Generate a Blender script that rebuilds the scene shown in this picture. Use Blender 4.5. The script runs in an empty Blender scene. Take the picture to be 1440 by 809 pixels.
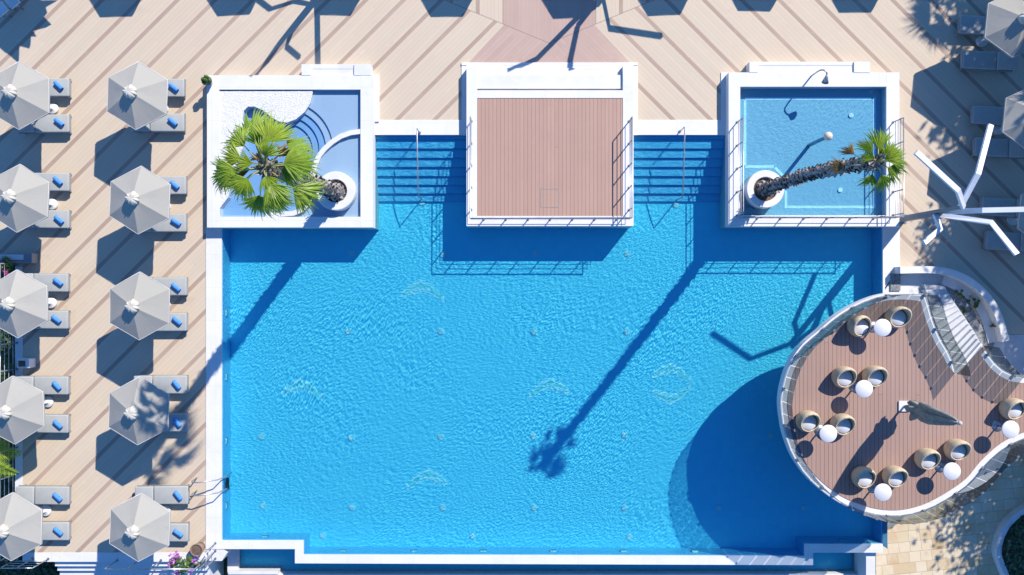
import bpy, bmesh, math, random
from mathutils import Vector, Matrix, Quaternion
PI = math.pi
R = math.radians
H = 30.27          # height of the drone above the pool deck
PPM = 37.0         # picture pixels per metre on the deck
scene = bpy.context.scene
COL = scene.collection
rnd = random.Random(7)

def P(px, py, z=0.0):
    """survey: a point of the plan sketch (pixels of the overhead photo) at height z, in metres"""
    s = (1 - z / H) / PPM
    return Vector(((px - 720) * s, (404.5 - py) * s, z))
def P2(pts, z): return [P(x, y, z) for x, y in pts]

# ------------------------------------------------------------------ scene / light
world = bpy.data.worlds.new("World"); scene.world = world
world.use_nodes = True
nt = world.node_tree
bg = nt.nodes['Background']
sky = nt.nodes.new('ShaderNodeTexSky'); sky.sky_type = 'NISHITA'; sky.sun_disc = False
SUN_EL = R(40); AZ = (0.622, 0.783)
sky.sun_elevation = SUN_EL; sky.sun_rotation = math.atan2(AZ[0], AZ[1])
sky.air_density = 1.0; sky.dust_density = 0.1; sky.ozone_density = 8.0; sky.altitude = 1500
hue = nt.nodes.new('ShaderNodeMix'); hue.data_type = 'RGBA'; hue.blend_type = 'MULTIPLY'; hue.inputs[0].default_value = 1.0
hue.inputs[7].default_value = (0.58, 1.0, 1.28, 1)   # deep polarised blue
nt.links.new(sky.outputs[0], hue.inputs[6]); nt.links.new(hue.outputs[2], bg.inputs[0]); bg.inputs[1].default_value = 0.142
sl = bpy.data.lights.new('sun', 'SUN'); sl.energy = 5.0; sl.angle = R(0.53); sl.color = (1.0, 0.93, 0.86)
so = bpy.data.objects.new('sun', sl); COL.objects.link(so)
d = Vector((-AZ[0] * math.cos(SUN_EL), -AZ[1] * math.cos(SUN_EL), -math.sin(SUN_EL)))
so.rotation_euler = d.to_track_quat('-Z', 'Y').to_euler(); so.location = (20, 25, 30)
cam = bpy.data.cameras.new('camera'); co = bpy.data.objects.new('camera', cam); COL.objects.link(co)
cam.lens = 28; cam.sensor_width = 36; cam.sensor_fit = 'HORIZONTAL'; cam.clip_end = 3000; cam.clip_start = 0.1
co.location = (0, 0, H); co.rotation_euler = (0, 0, 0)
scene.camera = co
scene.view_settings.view_transform = 'Standard'; scene.view_settings.look = 'None'
scene.view_settings.gamma = 1; scene.view_settings.exposure = 0.45
scene.render.engine = 'CYCLES'
cy = scene.cycles
cy.max_bounces = 8; cy.diffuse_bounces = 3; cy.glossy_bounces = 2; cy.transparent_max_bounces = 24; cy.transmission_bounces = 4
cy.use_denoising = True
try: cy.denoiser = 'OPENIMAGEDENOISE'
except Exception: pass

# ------------------------------------------------------------------ node helpers
class S:
    def __init__(s, nt, k): s.nt = nt; s.k = k
    def m(s, op, *a):
        n = s.nt.nodes.new('ShaderNodeMath'); n.operation = op
        for i, v in enumerate((s,) + a):
            if isinstance(v, S): s.nt.links.new(v.k, n.inputs[i])
            else: n.inputs[i].default_value = v
        return S(s.nt, n.outputs[0])
    def __add__(s, o): return s.m('ADD', o)
    __radd__ = __add__
    def __sub__(s, o): return s.m('SUBTRACT', o)
    def __mul__(s, o): return s.m('MULTIPLY', o)
    __rmul__ = __mul__
    def __truediv__(s, o): return s.m('DIVIDE', o)
    def __rsub__(s, o): return (s * -1.0) + o
    def floor(s): return s.m('FLOOR')
    def frac(s): return s.m('FRACT')
    def abs(s): return s.m('ABSOLUTE')
    def lt(s, o): return s.m('LESS_THAN', o)
    def gt(s, o): return s.m('GREATER_THAN', o)
    def smooth(s, a, b):
        n = s.nt.nodes.new('ShaderNodeMapRange'); n.interpolation_type = 'SMOOTHSTEP'
        s.nt.links.new(s.k, n.inputs[0]); n.inputs[1].default_value = a; n.inputs[2].default_value = b
        return S(s.nt, n.outputs[0])

def newmat(name):
    m = bpy.data.materials.new(name); m.use_nodes = True
    nt = m.node_tree; b = nt.nodes['Principled BSDF']
    return m, nt, b
def pos(nt, space='world'):
    if space == 'world': k = nt.nodes.new('ShaderNodeNewGeometry').outputs['Position']
    else: k = nt.nodes.new('ShaderNodeTexCoord').outputs['Object']
    sp = nt.nodes.new('ShaderNodeSeparateXYZ'); nt.links.new(k, sp.inputs[0])
    return S(nt, k), S(nt, sp.outputs[0]), S(nt, sp.outputs[1]), S(nt, sp.outputs[2])
def comb(nt, x, y, z=0.0):
    n = nt.nodes.new('ShaderNodeCombineXYZ')
    for i, v in enumerate((x, y, z)):
        if isinstance(v, S): nt.links.new(v.k, n.inputs[i])
        else: n.inputs[i].default_value = v
    return S(nt, n.outputs[0])
def noise(nt, vec, scale, detail=2.0, rough=0.5, dist=0.0):
    n = nt.nodes.new('ShaderNodeTexNoise'); nt.links.new(vec.k, n.inputs['Vector'])
    n.inputs['Scale'].default_value = scale; n.inputs['Detail'].default_value = detail
    n.inputs['Roughness'].default_value = rough; n.inputs['Distortion'].default_value = dist
    return S(nt, n.outputs[0])
def white(nt, vec):
    n = nt.nodes.new('ShaderNodeTexWhiteNoise'); n.noise_dimensions = '3D'; nt.links.new(vec.k, n.inputs['Vector'])
    return S(nt, n.outputs[0])
def mix(nt, f, a, b):
    n = nt.nodes.new('ShaderNodeMix'); n.data_type = 'RGBA'
    if isinstance(f, S): nt.links.new(f.k, n.inputs[0])
    else: n.inputs[0].default_value = f
    for i, v in ((6, a), (7, b)):
        if isinstance(v, S): nt.links.new(v.k, n.inputs[i])
        else: n.inputs[i].default_value = (*v, 1)
    return S(nt, n.outputs[2])
def ramp(nt, f, stops):
    n = nt.nodes.new('ShaderNodeValToRGB'); nt.links.new(f.k, n.inputs[0])
    e = n.color_ramp.elements
    while len(e) < len(stops): e.new(0.5)
    for i, (p, c) in enumerate(stops): e[i].position = p; e[i].color = (*c, 1)
    return S(nt, n.outputs[0])
def bump(nt, b, h, strength=0.5, dist=0.02):
    n = nt.nodes.new('ShaderNodeBump'); nt.links.new(h.k, n.inputs['Height'])
    n.inputs['Strength'].default_value = strength; n.inputs['Distance'].default_value = dist
    nt.links.new(n.outputs[0], b.inputs['Normal'])

def plain(name, c1, c2=None, rough=0.6, scale=3.0, space='world', bstr=0.0, bscale=40, metal=0.0, detail=5):
    m, nt, b = newmat(name)
    v, x, y, z = pos(nt, space)
    c2 = c2 or tuple(c * 0.85 for c in c1)
    f = noise(nt, v, scale, detail, 0.6).smooth(0.35, 0.65)
    nt.links.new(mix(nt, f, c1, c2).k, b.inputs['Base Color'])
    b.inputs['Roughness'].default_value = rough; b.inputs['Metallic'].default_value = metal
    if bstr: bump(nt, b, noise(nt, v, bscale, 3), bstr)
    return m

def boards(nt, u, v, w, L, gap=0.10):
    ub = u / w; idx = ub.floor(); fr = ub - idx
    r0 = white(nt, comb(nt, idx, 3.7, 1.3))
    vb = v / L + r0 * 9.0
    seg = vb.floor(); fv = vb - seg
    line = fr.lt(gap).m('MAXIMUM', fv.lt(0.012 / L))
    r1 = white(nt, comb(nt, idx, seg, 5.1))
    return idx, line, r1

def board_mat(name, c1, c2, gap_c, w, along='y', L=2.4, rot=0.0, gap=0.11, rough=0.7):
    m, nt, b = newmat(name)
    pv, x, y, z = pos(nt)
    ca, sa = math.cos(rot), math.sin(rot)
    u = x * ca + y * sa; v = y * ca - x * sa
    if along == 'x': u, v = v, u
    idx, line, r1 = boards(nt, u, v, w, L, gap)
    base = mix(nt, r1, c1, c2)
    st = noise(nt, pv, 0.6, 6, 0.65).smooth(0.35, 0.7)
    base = mix(nt, st * 0.35, base, tuple(c * 0.8 for c in c1))
    gr = noise(nt, comb(nt, u * 30.0, v * 1.5, 0.0), 1.0, 3)
    base = mix(nt, gr.smooth(0.4, 0.8) * 0.25, base, tuple(c * 0.7 for c in c1))
    nt.links.new(mix(nt, line, base, gap_c).k, b.inputs['Base Color'])
    b.inputs['Roughness'].default_value = rough
    bump(nt, b, 1.0 - line, 0.4, 0.006)
    return m

# the big pool deck: diagonal pale boards with a darker board every seventh, mitred round a brown centre piece
def deck_mat():
    m, nt, b = newmat('diagonal_deck_boards')
    pv, x, y, z = pos(nt)
    px = x * PPM + 720.0; py = 404.5 - y * PPM
    right = px.gt(774.0)
    ax = (px - 772.5).abs()
    above = py.lt(61.0 - ax * 0.414)
    cl = px + py - 87.0
    cr = (px - py) - 1251.0
    sgn = 1.0 - right * 2.0
    cd = cl + right * (cr - cl)
    vd = (px * 1.0 - py) + right * (py + px - px + py)
    cv = ax - 98.0
    u = cd + above * (cv * 1.414 - cd)
    v = vd + above * (py * 1.0 - vd)
    idx, line, r1 = boards(nt, u / PPM, v / PPM, 53.0 / 7 / PPM, 3.4, 0.10)
    k = (idx / 7.0); k = k - k.floor()
    strip = k.lt(0.07)
    inner = ax.lt(64.0) * py.lt(62.0) 
    trap = (py.lt(96.0) * (ax - 64.0 - (py - 35.0).m('MAXIMUM', 0.0) * 0.92).lt(0.0)) * py.gt(-400.0)
    base = mix(nt, r1, (0.545, 0.452, 0.33), (0.52, 0.43, 0.312))
    base = mix(nt, strip, base, mix(nt, r1, (0.355, 0.258, 0.195), (0.33, 0.238, 0.178)))
    base = mix(nt, trap, base, mix(nt, r1, (0.44, 0.31, 0.25), (0.40, 0.275, 0.22)))
    st = noise(nt, pv, 0.35, 7, 0.65).smooth(0.38, 0.72)
    base = mix(nt, st * 0.30, base, (0.52, 0.405, 0.30))
    sc = noise(nt, pv, 2.2, 5, 0.7).smooth(0.62, 0.74)
    base = mix(nt, sc * 0.25, base, (0.68, 0.60, 0.52))
    wet = noise(nt, comb(nt, x + 50.0, y * 1.4, 0.0), 0.55, 4, .7).smooth(.60, .70)
    base = mix(nt, wet * 0.22, base, (0.40, 0.31, 0.235))
    spk = noise(nt, pv, 14.0, 2, .5).smooth(.70, .76)
    base = mix(nt, spk * 0.25, base, (0.36, 0.28, 0.22))
    seam = ((py - 61.0 + ax * 0.414).abs()).lt(0.7)
    base = mix(nt, line * 0.16, base, (0.16, 0.12, 0.10))
    base = mix(nt, seam * 0.6, base, (0.2, 0.15, 0.13))
    nt.links.new(base.k, b.inputs['Base Color'])
    b.inputs['Roughness'].default_value = 0.75
    bump(nt, b, 1.0 - line, 0.25, 0.005)
    return m

def tile_mat(name, c1, c2, size=0.3, grout=(0.5, 0.6, 0.7), gw=0.06, rough=0.4, var=1.0, gl=0.35):
    m, nt, b = newmat(name)
    pv, x, y, z = pos(nt)
    ux = x / size; uy = y / size; uz = z / size
    line = ux.frac().lt(gw).m('MAXIMUM', uy.frac().lt(gw))
    r = white(nt, comb(nt, ux.floor(), uy.floor(), uz.floor()))
    base = mix(nt, r * var, c1, c2)
    base = mix(nt, line * gl, base, grout)
    nt.links.new(base.k, b.inputs['Base Color']); b.inputs['Roughness'].default_value = rough
    return m

def stone_mat():
    m, nt, b = newmat('sandstone_paving')
    pv, x, y, z = pos(nt)
    w = noise(nt, pv, 1.2, 2)
    ca, sa = math.cos(R(6)), math.sin(R(6))
    u = x * ca + y * sa + w * 0.03; v = y * ca - x * sa + w * 0.03
    vb = v / 0.42; row = vb.floor(); fv = vb - row
    r0 = white(nt, comb(nt, row, 1.1, 2.2))
    ub = u / (0.45 + 0.0) + r0 * 5.0; colx = ub.floor(); fu = ub - colx
    keep = white(nt, comb(nt, colx, row, 9.0)).gt(0.25)
    line = fv.lt(0.05).m('MAXIMUM', fu.lt(0.045) * keep)
    r = white(nt, comb(nt, colx, row, 4.0))
    base = ramp(nt, r, [(0, (0.50, 0.37, 0.20)), (0.35, (0.56, 0.46, 0.29)), (0.7, (0.62, 0.52, 0.36)), (1, (0.47, 0.33, 0.17))])
    st = noise(nt, pv, 1.6, 6, 0.7).smooth(0.4, 0.7)
    base = mix(nt, st * 0.5, base, (0.66, 0.58, 0.44))
    st2 = noise(nt, pv, 0.9, 5, 0.7).smooth(0.55, 0.7)
    base = mix(nt, st2 * 0.5, base, (0.52, 0.32, 0.12))
    base = mix(nt, line * 0.6, base, (0.30, 0.23, 0.14))
    nt.links.new(base.k, b.inputs['Base Color']); b.inputs['Roughness'].default_value = 0.8
    bump(nt, b, 1.0 - line, 0.5, 0.01)
    return m

def water_mat(name, stops, amp=0.0084, calm=1.0):
    """rippled water: the ripple slope sets how much light each direction passes"""
    m = bpy.data.materials.new(name); m.use_nodes = True
    nt = m.node_tree; nt.nodes.clear()
    out = nt.nodes.new('ShaderNodeOutputMaterial')
    pv, x, y, z = pos(nt)
    wx = noise(nt, pv, 0.13, 1) ; wy = noise(nt, comb(nt, x + 31.0, y - 17.0, 0.0), 0.16, 1)
    X = x + wx * 3.6; Y = y + wy * 3.6
    ca, sa = math.cos(R(35)), math.sin(R(35))
    def height(dx, dy):
        a = (X + dx) * ca + (Y + dy) * sa; c = (Y + dy) * ca - (X + dx) * sa
        h1 = noise(nt, comb(nt, a * 6.2, c * 16.0, 0.0), 1.0, 1.0, 0.45)
        h2 = noise(nt, comb(nt, a * 16.0 + c * 6.0 + 9.0, c * 11.0 - a * 6.0, 3.0), 1.0, 0.0, 0.4)
        return h1 * (amp * 2.3) + h2 * (amp * 0.6)
    e = 0.015
    h0 = height(0.0, 0.0); hx = height(e, 0.0); hy = height(0.0, e)
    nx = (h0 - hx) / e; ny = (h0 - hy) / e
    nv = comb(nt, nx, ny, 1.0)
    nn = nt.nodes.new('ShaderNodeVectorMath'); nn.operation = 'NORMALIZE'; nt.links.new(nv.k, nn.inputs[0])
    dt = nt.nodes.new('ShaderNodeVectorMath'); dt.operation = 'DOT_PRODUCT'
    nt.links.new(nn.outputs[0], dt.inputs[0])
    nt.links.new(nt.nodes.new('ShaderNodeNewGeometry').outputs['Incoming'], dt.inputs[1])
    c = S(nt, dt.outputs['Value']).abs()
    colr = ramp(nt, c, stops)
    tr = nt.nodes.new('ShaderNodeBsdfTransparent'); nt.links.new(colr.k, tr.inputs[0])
    gl = nt.nodes.new('ShaderNodeBsdfGlossy'); gl.inputs['Roughness'].default_value = 0.06
    nt.links.new(nn.outputs[0], gl.inputs['Normal'])
    fr = (1.0 - c).m('MAXIMUM', 0.0).m('POWER', 5.0) * 0.9 + 0.02
    mx = nt.nodes.new('ShaderNodeMixShader'); nt.links.new(fr.k, mx.inputs[0])
    nt.links.new(tr.outputs[0], mx.inputs[1]); nt.links.new(gl.outputs[0], mx.inputs[2])
    nt.links.new(mx.outputs[0], out.inputs[0])
    return m

def glass_mat(name, tint, rough=0.02):
    m = bpy.data.materials.new(name); m.use_nodes = True
    nt = m.node_tree; nt.nodes.clear()
    out = nt.nodes.new('ShaderNodeOutputMaterial')
    tr = nt.nodes.new('ShaderNodeBsdfTransparent'); tr.inputs[0].default_value = (*tint, 1)
    gl = nt.nodes.new('ShaderNodeBsdfGlossy'); gl.inputs['Roughness'].default_value = rough
    lw = nt.nodes.new('ShaderNodeLayerWeight'); lw.inputs[0].default_value = .5
    fr = S(nt, lw.outputs['Facing']).m('POWER', 5.0) * 0.5 + 0.03
    mx = nt.nodes.new('ShaderNodeMixShader'); nt.links.new(fr.k, mx.inputs[0])
    nt.links.new(tr.outputs[0], mx.inputs[1]); nt.links.new(gl.outputs[0], mx.inputs[2])
    nt.links.new(mx.outputs[0], out.inputs[0])
    return m

def leaf_mat(name, c1, c2, trans=0.35, scale=2.0):
    m, nt, b = newmat(name)
    v, x, y, z = pos(nt)
    oi = S(nt, nt.nodes.new('ShaderNodeObjectInfo').outputs['Random'])
    f = (noise(nt, v, scale, 4).smooth(0.3, 0.7) * 0.6 + oi * 0.4)
    c = mix(nt, f, c1, c2)
    nt.links.new(c.k, b.inputs['Base Color']); b.inputs['Roughness'].default_value = 0.45
    tl = nt.nodes.new('ShaderNodeBsdfTranslucent'); nt.links.new(c.k, tl.inputs[0])
    mx = nt.nodes.new('ShaderNodeMixShader'); mx.inputs[0].default_value = trans
    out = nt.nodes['Material Output']
    nt.links.new(b.outputs[0], mx.inputs[1]); nt.links.new(tl.outputs[0], mx.inputs[2]); nt.links.new(mx.outputs[0], out.inputs[0])
    return m

def wicker_mat():
    m, nt, b = newmat('tan_wicker')
    v, x, y, z = pos(nt, 'object')
    ang = y.m('ARCTAN2', x)
    k = (z * 26.0).floor()
    w = ((z * 26.0).frac() - 0.5).abs()
    a = ((ang * 14.0 + k * 0.5).frac() - 0.5).abs()
    f = (w * 1.2 + a * 0.8)
    c = mix(nt, f.smooth(0.2, 0.9), (0.66, 0.53, 0.34), (0.40, 0.31, 0.19))
    n = noise(nt, v, 6.0, 4)
    c = mix(nt, n.smooth(0.4, 0.7) * 0.35, c, (0.64, 0.54, 0.38))
    nt.links.new(c.k, b.inputs['Base Color']); b.inputs['Roughness'].default_value = 0.7
    bump(nt, b, f, 0.5, 0.01)
    return m

M = {}
M['deck'] = deck_mat()
M['brown'] = board_mat('brown_deck_boards', (0.355, 0.232, 0.183), (0.325, 0.210, 0.163), (0.13, 0.08, 0.07), 0.145, 'y', 60.0)
M['stageboards'] = board_mat('stage_boards', (0.42, 0.265, 0.195), (0.395, 0.245, 0.18), (0.17, 0.105, 0.09), 0.145, 'y', 60.0, gap=0.09)
M['white'] = plain('white_paint', (0.66, 0.65, 0.63), (0.60, 0.59, 0.575), 0.6, 1.3)
M['offwhite'] = plain('grey_white_stone', (0.54, 0.545, 0.545), (0.48, 0.485, 0.485), 0.6, 2.5)
M['pool'] = tile_mat('blue_mosaic', (0.27, 0.79, 0.95), (0.24, 0.75, 0.93), 0.25, (0.3, 0.62, 0.85), 0.05)
M['poolwall'] = tile_mat('blue_mosaic_wall', (0.25, 0.56, 0.80), (0.22, 0.51, 0.76), 0.25, (0.4, 0.68, 0.85), 0.05)
M['kidpool'] = tile_mat('pale_blue_mosaic', (0.31, 0.455, 0.50), (0.275, 0.42, 0.475), 0.05, (0.33, 0.5, 0.56), 0.08, gl=0.15)
M['palepool'] = tile_mat('lilac_blue_plaster', (0.45, 0.52, 0.55), (0.43, 0.50, 0.535), 0.6, (0.5, 0.62, 0.82), 0.01)
M['deepbasin'] = tile_mat('blue_plaster', (0.26, 0.42, 0.56), (0.24, 0.40, 0.54), 0.6, (0.4, 0.5, 0.6), 0.01)
def render_mat():
    m, nt, b = newmat('white_render'); pv, x, y, z = pos(nt)
    f = noise(nt, pv, 1.1, 6, .65).smooth(.35, .65)
    c = mix(nt, f, (0.665, 0.655, 0.635), (0.62, 0.61, 0.59))
    st = noise(nt, comb(nt, x * 2.2, y * 2.2, z), 1.4, 7, .72).smooth(.56, .72)
    c = mix(nt, st * .35, c, (0.50, 0.49, 0.46))
    j = (x / 1.25).frac().lt(.008).m('MAXIMUM', (y / 1.25).frac().lt(.008))
    c = mix(nt, j * .45, c, (0.40, 0.39, 0.37))
    nt.links.new(c.k, b.inputs['Base Color']); b.inputs['Roughness'].default_value = .7
    bump(nt, b, noise(nt, pv, 18.0, 4, .6), .15, .02)
    return m
M['render'] = render_mat()
M['line'] = plain('pale_tile_line', (0.74, 0.82, 0.83), (0.68, 0.78, 0.80), 0.4, 5)
M['stone'] = stone_mat()
M['soil'] = plain('dark_soil', (0.16, 0.11, 0.075), (0.09, 0.065, 0.045), 0.95, 8, bstr=0.6)
M['lawn'] = plain('dry_ground', (0.06, 0.075, 0.03), (0.09, 0.085, 0.045), 0.95, 0.8, bstr=0.5, bscale=12)
M['gravel'] = plain('grey_gravel', (0.30, 0.31, 0.31), (0.14, 0.15, 0.15), 0.9, 14, bstr=0.8, bscale=30)
M['pebble'] = plain('white_pebble', (0.76, 0.75, 0.73), (0.66, 0.65, 0.63), 0.7, 6, 'object')
M['tanstone'] = plain('tan_pebble', (0.52, 0.41, 0.29), (0.42, 0.33, 0.25), 0.8, 3)
M['canopy'] = plain('grey_canvas', (0.365, 0.35, 0.312), (0.345, 0.332, 0.295), 0.85, 4, 'object')
def faded_canvas():
    m, nt, b = newmat('faded_canvas'); v, x, y, z = pos(nt, 'object')
    oi = S(nt, nt.nodes.new('ShaderNodeObjectInfo').outputs['Random'])
    w = comb(nt, x + oi * 40.0, y, z)
    c = mix(nt, oi, (0.308, 0.294, 0.25), (0.345, 0.328, 0.277))
    c = mix(nt, noise(nt, w, 1.6, 5, .65).smooth(.45, .75) * .35, c, (0.29, 0.28, 0.26))
    c = mix(nt, noise(nt, w, 9.0, 3, .6).smooth(.66, .72) * .3, c, (0.22, 0.21, 0.19))
    nt.links.new(c.k, b.inputs['Base Color']); b.inputs['Roughness'].default_value = .85
    ang = y.m('ARCTAN2', x); rad = (x * x + y * y).m('SQRT')
    h = noise(nt, comb(nt, ang * 2.2 + oi * 9.0, rad * 1.2, 0.0), 1.0, 3) + noise(nt, w, 3.0, 3) * .6
    bump(nt, b, h, .22, .05)
    return m
M['canopy'] = faded_canvas()
M['cream'] = plain('cream_canvas', (0.53, 0.495, 0.41), (0.46, 0.43, 0.35), 0.85, 6, 'object')
M['cushion'] = plain('grey_cushion', (0.35, 0.36, 0.335), (0.33, 0.34, 0.315), 0.9, 5, 'object')
M['cushion_dark'] = plain('grey_cushion_side', (0.30, 0.31, 0.32), (0.27, 0.28, 0.29), 0.9, 5, 'object')
M['frame'] = plain('grey_frame', (0.25, 0.25, 0.25), (0.21, 0.21, 0.21), 0.5, 5, 'object')
M['towel'] = plain('blue_towel', (0.07, 0.26, 0.68), (0.05, 0.20, 0.58), 0.95, 9, 'object', 0.4, 60)
M['towel_dark'] = plain('dark_blue_towel', (0.02, 0.08, 0.24), (0.02, 0.06, 0.2), 0.95, 9, 'object')
M['steel'] = plain('brushed_steel', (0.42, 0.42, 0.43), (0.36, 0.36, 0.37), 0.35, 6, 'world', metal=0.7)
M['steeldark'] = plain('dark_steel', (0.07, 0.07, 0.075), (0.05, 0.05, 0.055), 0.4, 6, metal=0.5)
M['glass'] = glass_mat('smoked_glass', (0.60, 0.645, 0.66))
M['mast'] = plain('pale_mast_paint', (0.74, 0.75, 0.76), (0.70, 0.71, 0.72), 0.4, 2, 'object')
M['mastdark'] = plain('grey_mast_paint', (0.20, 0.21, 0.22), (0.17, 0.18, 0.19), 0.4, 2, 'object')
M['wicker'] = wicker_mat()
M['fabricdark'] = plain('olive_grey_canvas', (0.27, 0.255, 0.21), (0.19, 0.178, 0.15), 0.9, 6, 'object')
M['sand'] = plain('sand_ball', (0.72, 0.58, 0.42), (0.64, 0.5, 0.36), 0.6, 10)
M['tealpole'] = plain('teal_pole', (0.05, 0.30, 0.40), (0.04, 0.26, 0.36), 0.4, 4)
M['palm'] = leaf_mat('palm_leaf', (0.19, 0.34, 0.025), (0.42, 0.52, 0.06), 0.45, 1.4)
M['palmyellow'] = leaf_mat('dry_palm_leaf', (0.34, 0.22, 0.07), (0.24, 0.14, 0.06), 0.25)
M['petiole'] = plain('palm_stalk', (0.24, 0.28, 0.08), (0.3, 0.26, 0.1), 0.5, 4)
M['bark'] = plain('palm_bark', (0.30, 0.27, 0.24), (0.14, 0.12, 0.105), 0.95, 9, bstr=0.8)
M['boot'] = plain('old_leaf_base', (0.40, 0.37, 0.34), (0.20, 0.175, 0.15), 0.9, 5)
M['leaf'] = leaf_mat('green_leaf', (0.07, 0.14, 0.025), (0.13, 0.22, 0.045), 0.35, 4)
M['leafdark'] = leaf_mat('dark_leaf', (0.03, 0.06, 0.015), (0.06, 0.10, 0.03), 0.12, 2)
M['pink'] = leaf_mat('magenta_petal', (0.62, 0.03, 0.30), (0.75, 0.08, 0.42), 0.3, 6)
M['purple'] = leaf_mat('purple_petal', (0.50, 0.12, 0.52), (0.62, 0.20, 0.60), 0.3, 6)
M['whitepetal'] = leaf_mat('white_petal', (0.75, 0.76, 0.66), (0.80, 0.80, 0.74), 0.3, 6)
M['terracotta'] = plain('brown_pot', (0.24, 0.16, 0.11), (0.18, 0.12, 0.085), 0.8, 6)
M['thatch'] = plain('thatch', (0.33, 0.26, 0.16), (0.22, 0.17, 0.1), 0.95, 10, bstr=0.8)
M['lamp'] = plain('lamp_lens', (0.85, 0.86, 0.86), (0.8, 0.82, 0.82), 0.2, 5)
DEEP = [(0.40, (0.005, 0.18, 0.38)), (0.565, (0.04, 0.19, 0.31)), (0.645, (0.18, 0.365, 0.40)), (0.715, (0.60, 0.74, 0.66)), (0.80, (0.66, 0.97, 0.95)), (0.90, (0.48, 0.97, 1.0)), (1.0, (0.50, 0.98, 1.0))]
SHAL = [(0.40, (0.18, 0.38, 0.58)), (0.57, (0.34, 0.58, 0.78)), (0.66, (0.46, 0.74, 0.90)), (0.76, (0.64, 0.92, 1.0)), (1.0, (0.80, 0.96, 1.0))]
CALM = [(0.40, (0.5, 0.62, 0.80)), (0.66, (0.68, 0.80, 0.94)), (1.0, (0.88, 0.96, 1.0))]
M['water'] = water_mat('deep_pool_water', DEEP)
M['water_kid'] = water_mat('shallow_pool_water', SHAL, 0.008)
M['water_calm'] = water_mat('calm_pool_water', CALM, 0.0025)

# ------------------------------------------------------------------ mesh helpers
def bm_(): return bmesh.new()
def prism(bm, pts, z0, z1, mat=0):
    pts = [(p[0], p[1]) for p in pts]
    a = sum(pts[i][0] * pts[(i + 1) % len(pts)][1] - pts[(i + 1) % len(pts)][0] * pts[i][1] for i in range(len(pts)))
    if a < 0: pts = pts[::-1]
    lo = [bm.verts.new((x, y, z0)) for x, y in pts]; hi = [bm.verts.new((x, y, z1)) for x, y in pts]
    n = len(pts); fs = []
    fs.append(bm.faces.new(hi)); fs.append(bm.faces.new(lo[::-1]))
    for i in range(n): fs.append(bm.faces.new((lo[i], lo[(i + 1) % n], hi[(i + 1) % n], hi[i])))
    for f in fs: f.material_index = mat
    return bm
def sheet(bm, pts, z, mat=0):
    pts = [(p[0], p[1]) for p in pts]
    a = sum(pts[i][0] * pts[(i + 1) % len(pts)][1] - pts[(i + 1) % len(pts)][0] * pts[i][1] for i in range(len(pts)))
    if a < 0: pts = pts[::-1]
    f = bm.faces.new([bm.verts.new((x, y, z)) for x, y in pts]); f.material_index = mat
    return bm
def rect(x0, y0, x1, y1, z):
    """pixel rectangle at height z -> 4 plan points"""
    return [P(x0, y0, z), P(x1, y0, z), P(x1, y1, z), P(x0, y1, z)]
def box(bm, c, s, rot=None, mat=0):
    vs = []
    for sx in (-.5, .5):
        for sy in (-.5, .5):
            for sz in (-.5, .5):
                v = Vector((sx * s[0], sy * s[1], sz * s[2]))
                if rot: v = rot @ v
                vs.append(bm.verts.new(v + Vector(c)))
    for q in ((0, 1, 3, 2), (4, 6, 7, 5), (0, 4, 5, 1), (2, 3, 7, 6), (0, 2, 6, 4), (1, 5, 7, 3)):
        f = bm.faces.new([vs[i] for i in q]); f.material_index = mat
    return bm
def rbox(c, s, bev=0.04, rot=None, seg=2):
    bm = bm_(); box(bm, c, s, rot)
    bmesh.ops.bevel(bm, geom=list(bm.edges), offset=bev, segments=seg, affect='EDGES', profile=0.6)
    for f in bm.faces: f.smooth = True
    return bm
def tube(bm, pts, r, n=6, cap=True, mat=0):
    pts = [Vector(p) for p in pts]; rings = []
    rs = r if isinstance(r, (list, tuple)) else [r] * len(pts)
    up = Vector((0, 0, 1)); prev = None
    for i, p in enumerate(pts):
        t = (pts[min(i + 1, len(pts) - 1)] - pts[max(i - 1, 0)]).normalized()
        if prev is None:
            a = t.cross(up) if abs(t.z) < 0.95 else t.cross(Vector((1, 0, 0)))
        else:
            a = prev - t * prev.dot(t)
        a.normalize(); prev = a; b = t.cross(a)
        rings.append([bm.verts.new(p + (a * math.cos(2 * PI * k / n) + b * math.sin(2 * PI * k / n)) * rs[i]) for k in range(n)])
    for i in range(len(rings) - 1):
        for k in range(n):
            f = bm.faces.new((rings[i][k], rings[i][(k + 1) % n], rings[i + 1][(k + 1) % n], rings[i + 1][k])); f.smooth = True; f.material_index = mat
    if cap:
        bm.faces.new(rings[0][::-1]); bm.faces.new(rings[-1])
    return bm
def bar(bm, pts, w, h, mat=0):
    """flat rectangular bar swept through pts (w across, h thick)"""
    pts = [Vector(p) for p in pts]; rings = []
    for i, p in enumerate(pts):
        t = (pts[min(i + 1, len(pts) - 1)] - pts[max(i - 1, 0)]).normalized()
        a = t.cross(Vector((0, 0, 1)))
        if a.length < 0.15: a = Vector((1, 0, 0))
        a.normalize(); b = a.cross(t).normalized()
        rings.append([bm.verts.new(p + a * sx * w / 2 + b * sy * h / 2) for sx, sy in ((-1, -1), (1, -1), (1, 1), (-1, 1))])
    for i in range(len(rings) - 1):
        for k in range(4): bm.faces.new((rings[i][k], rings[i][(k + 1) % 4], rings[i + 1][(k + 1) % 4], rings[i + 1][k]))
    bm.faces.new(rings[0][::-1]); bm.faces.new(rings[-1])
    return bm
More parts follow.
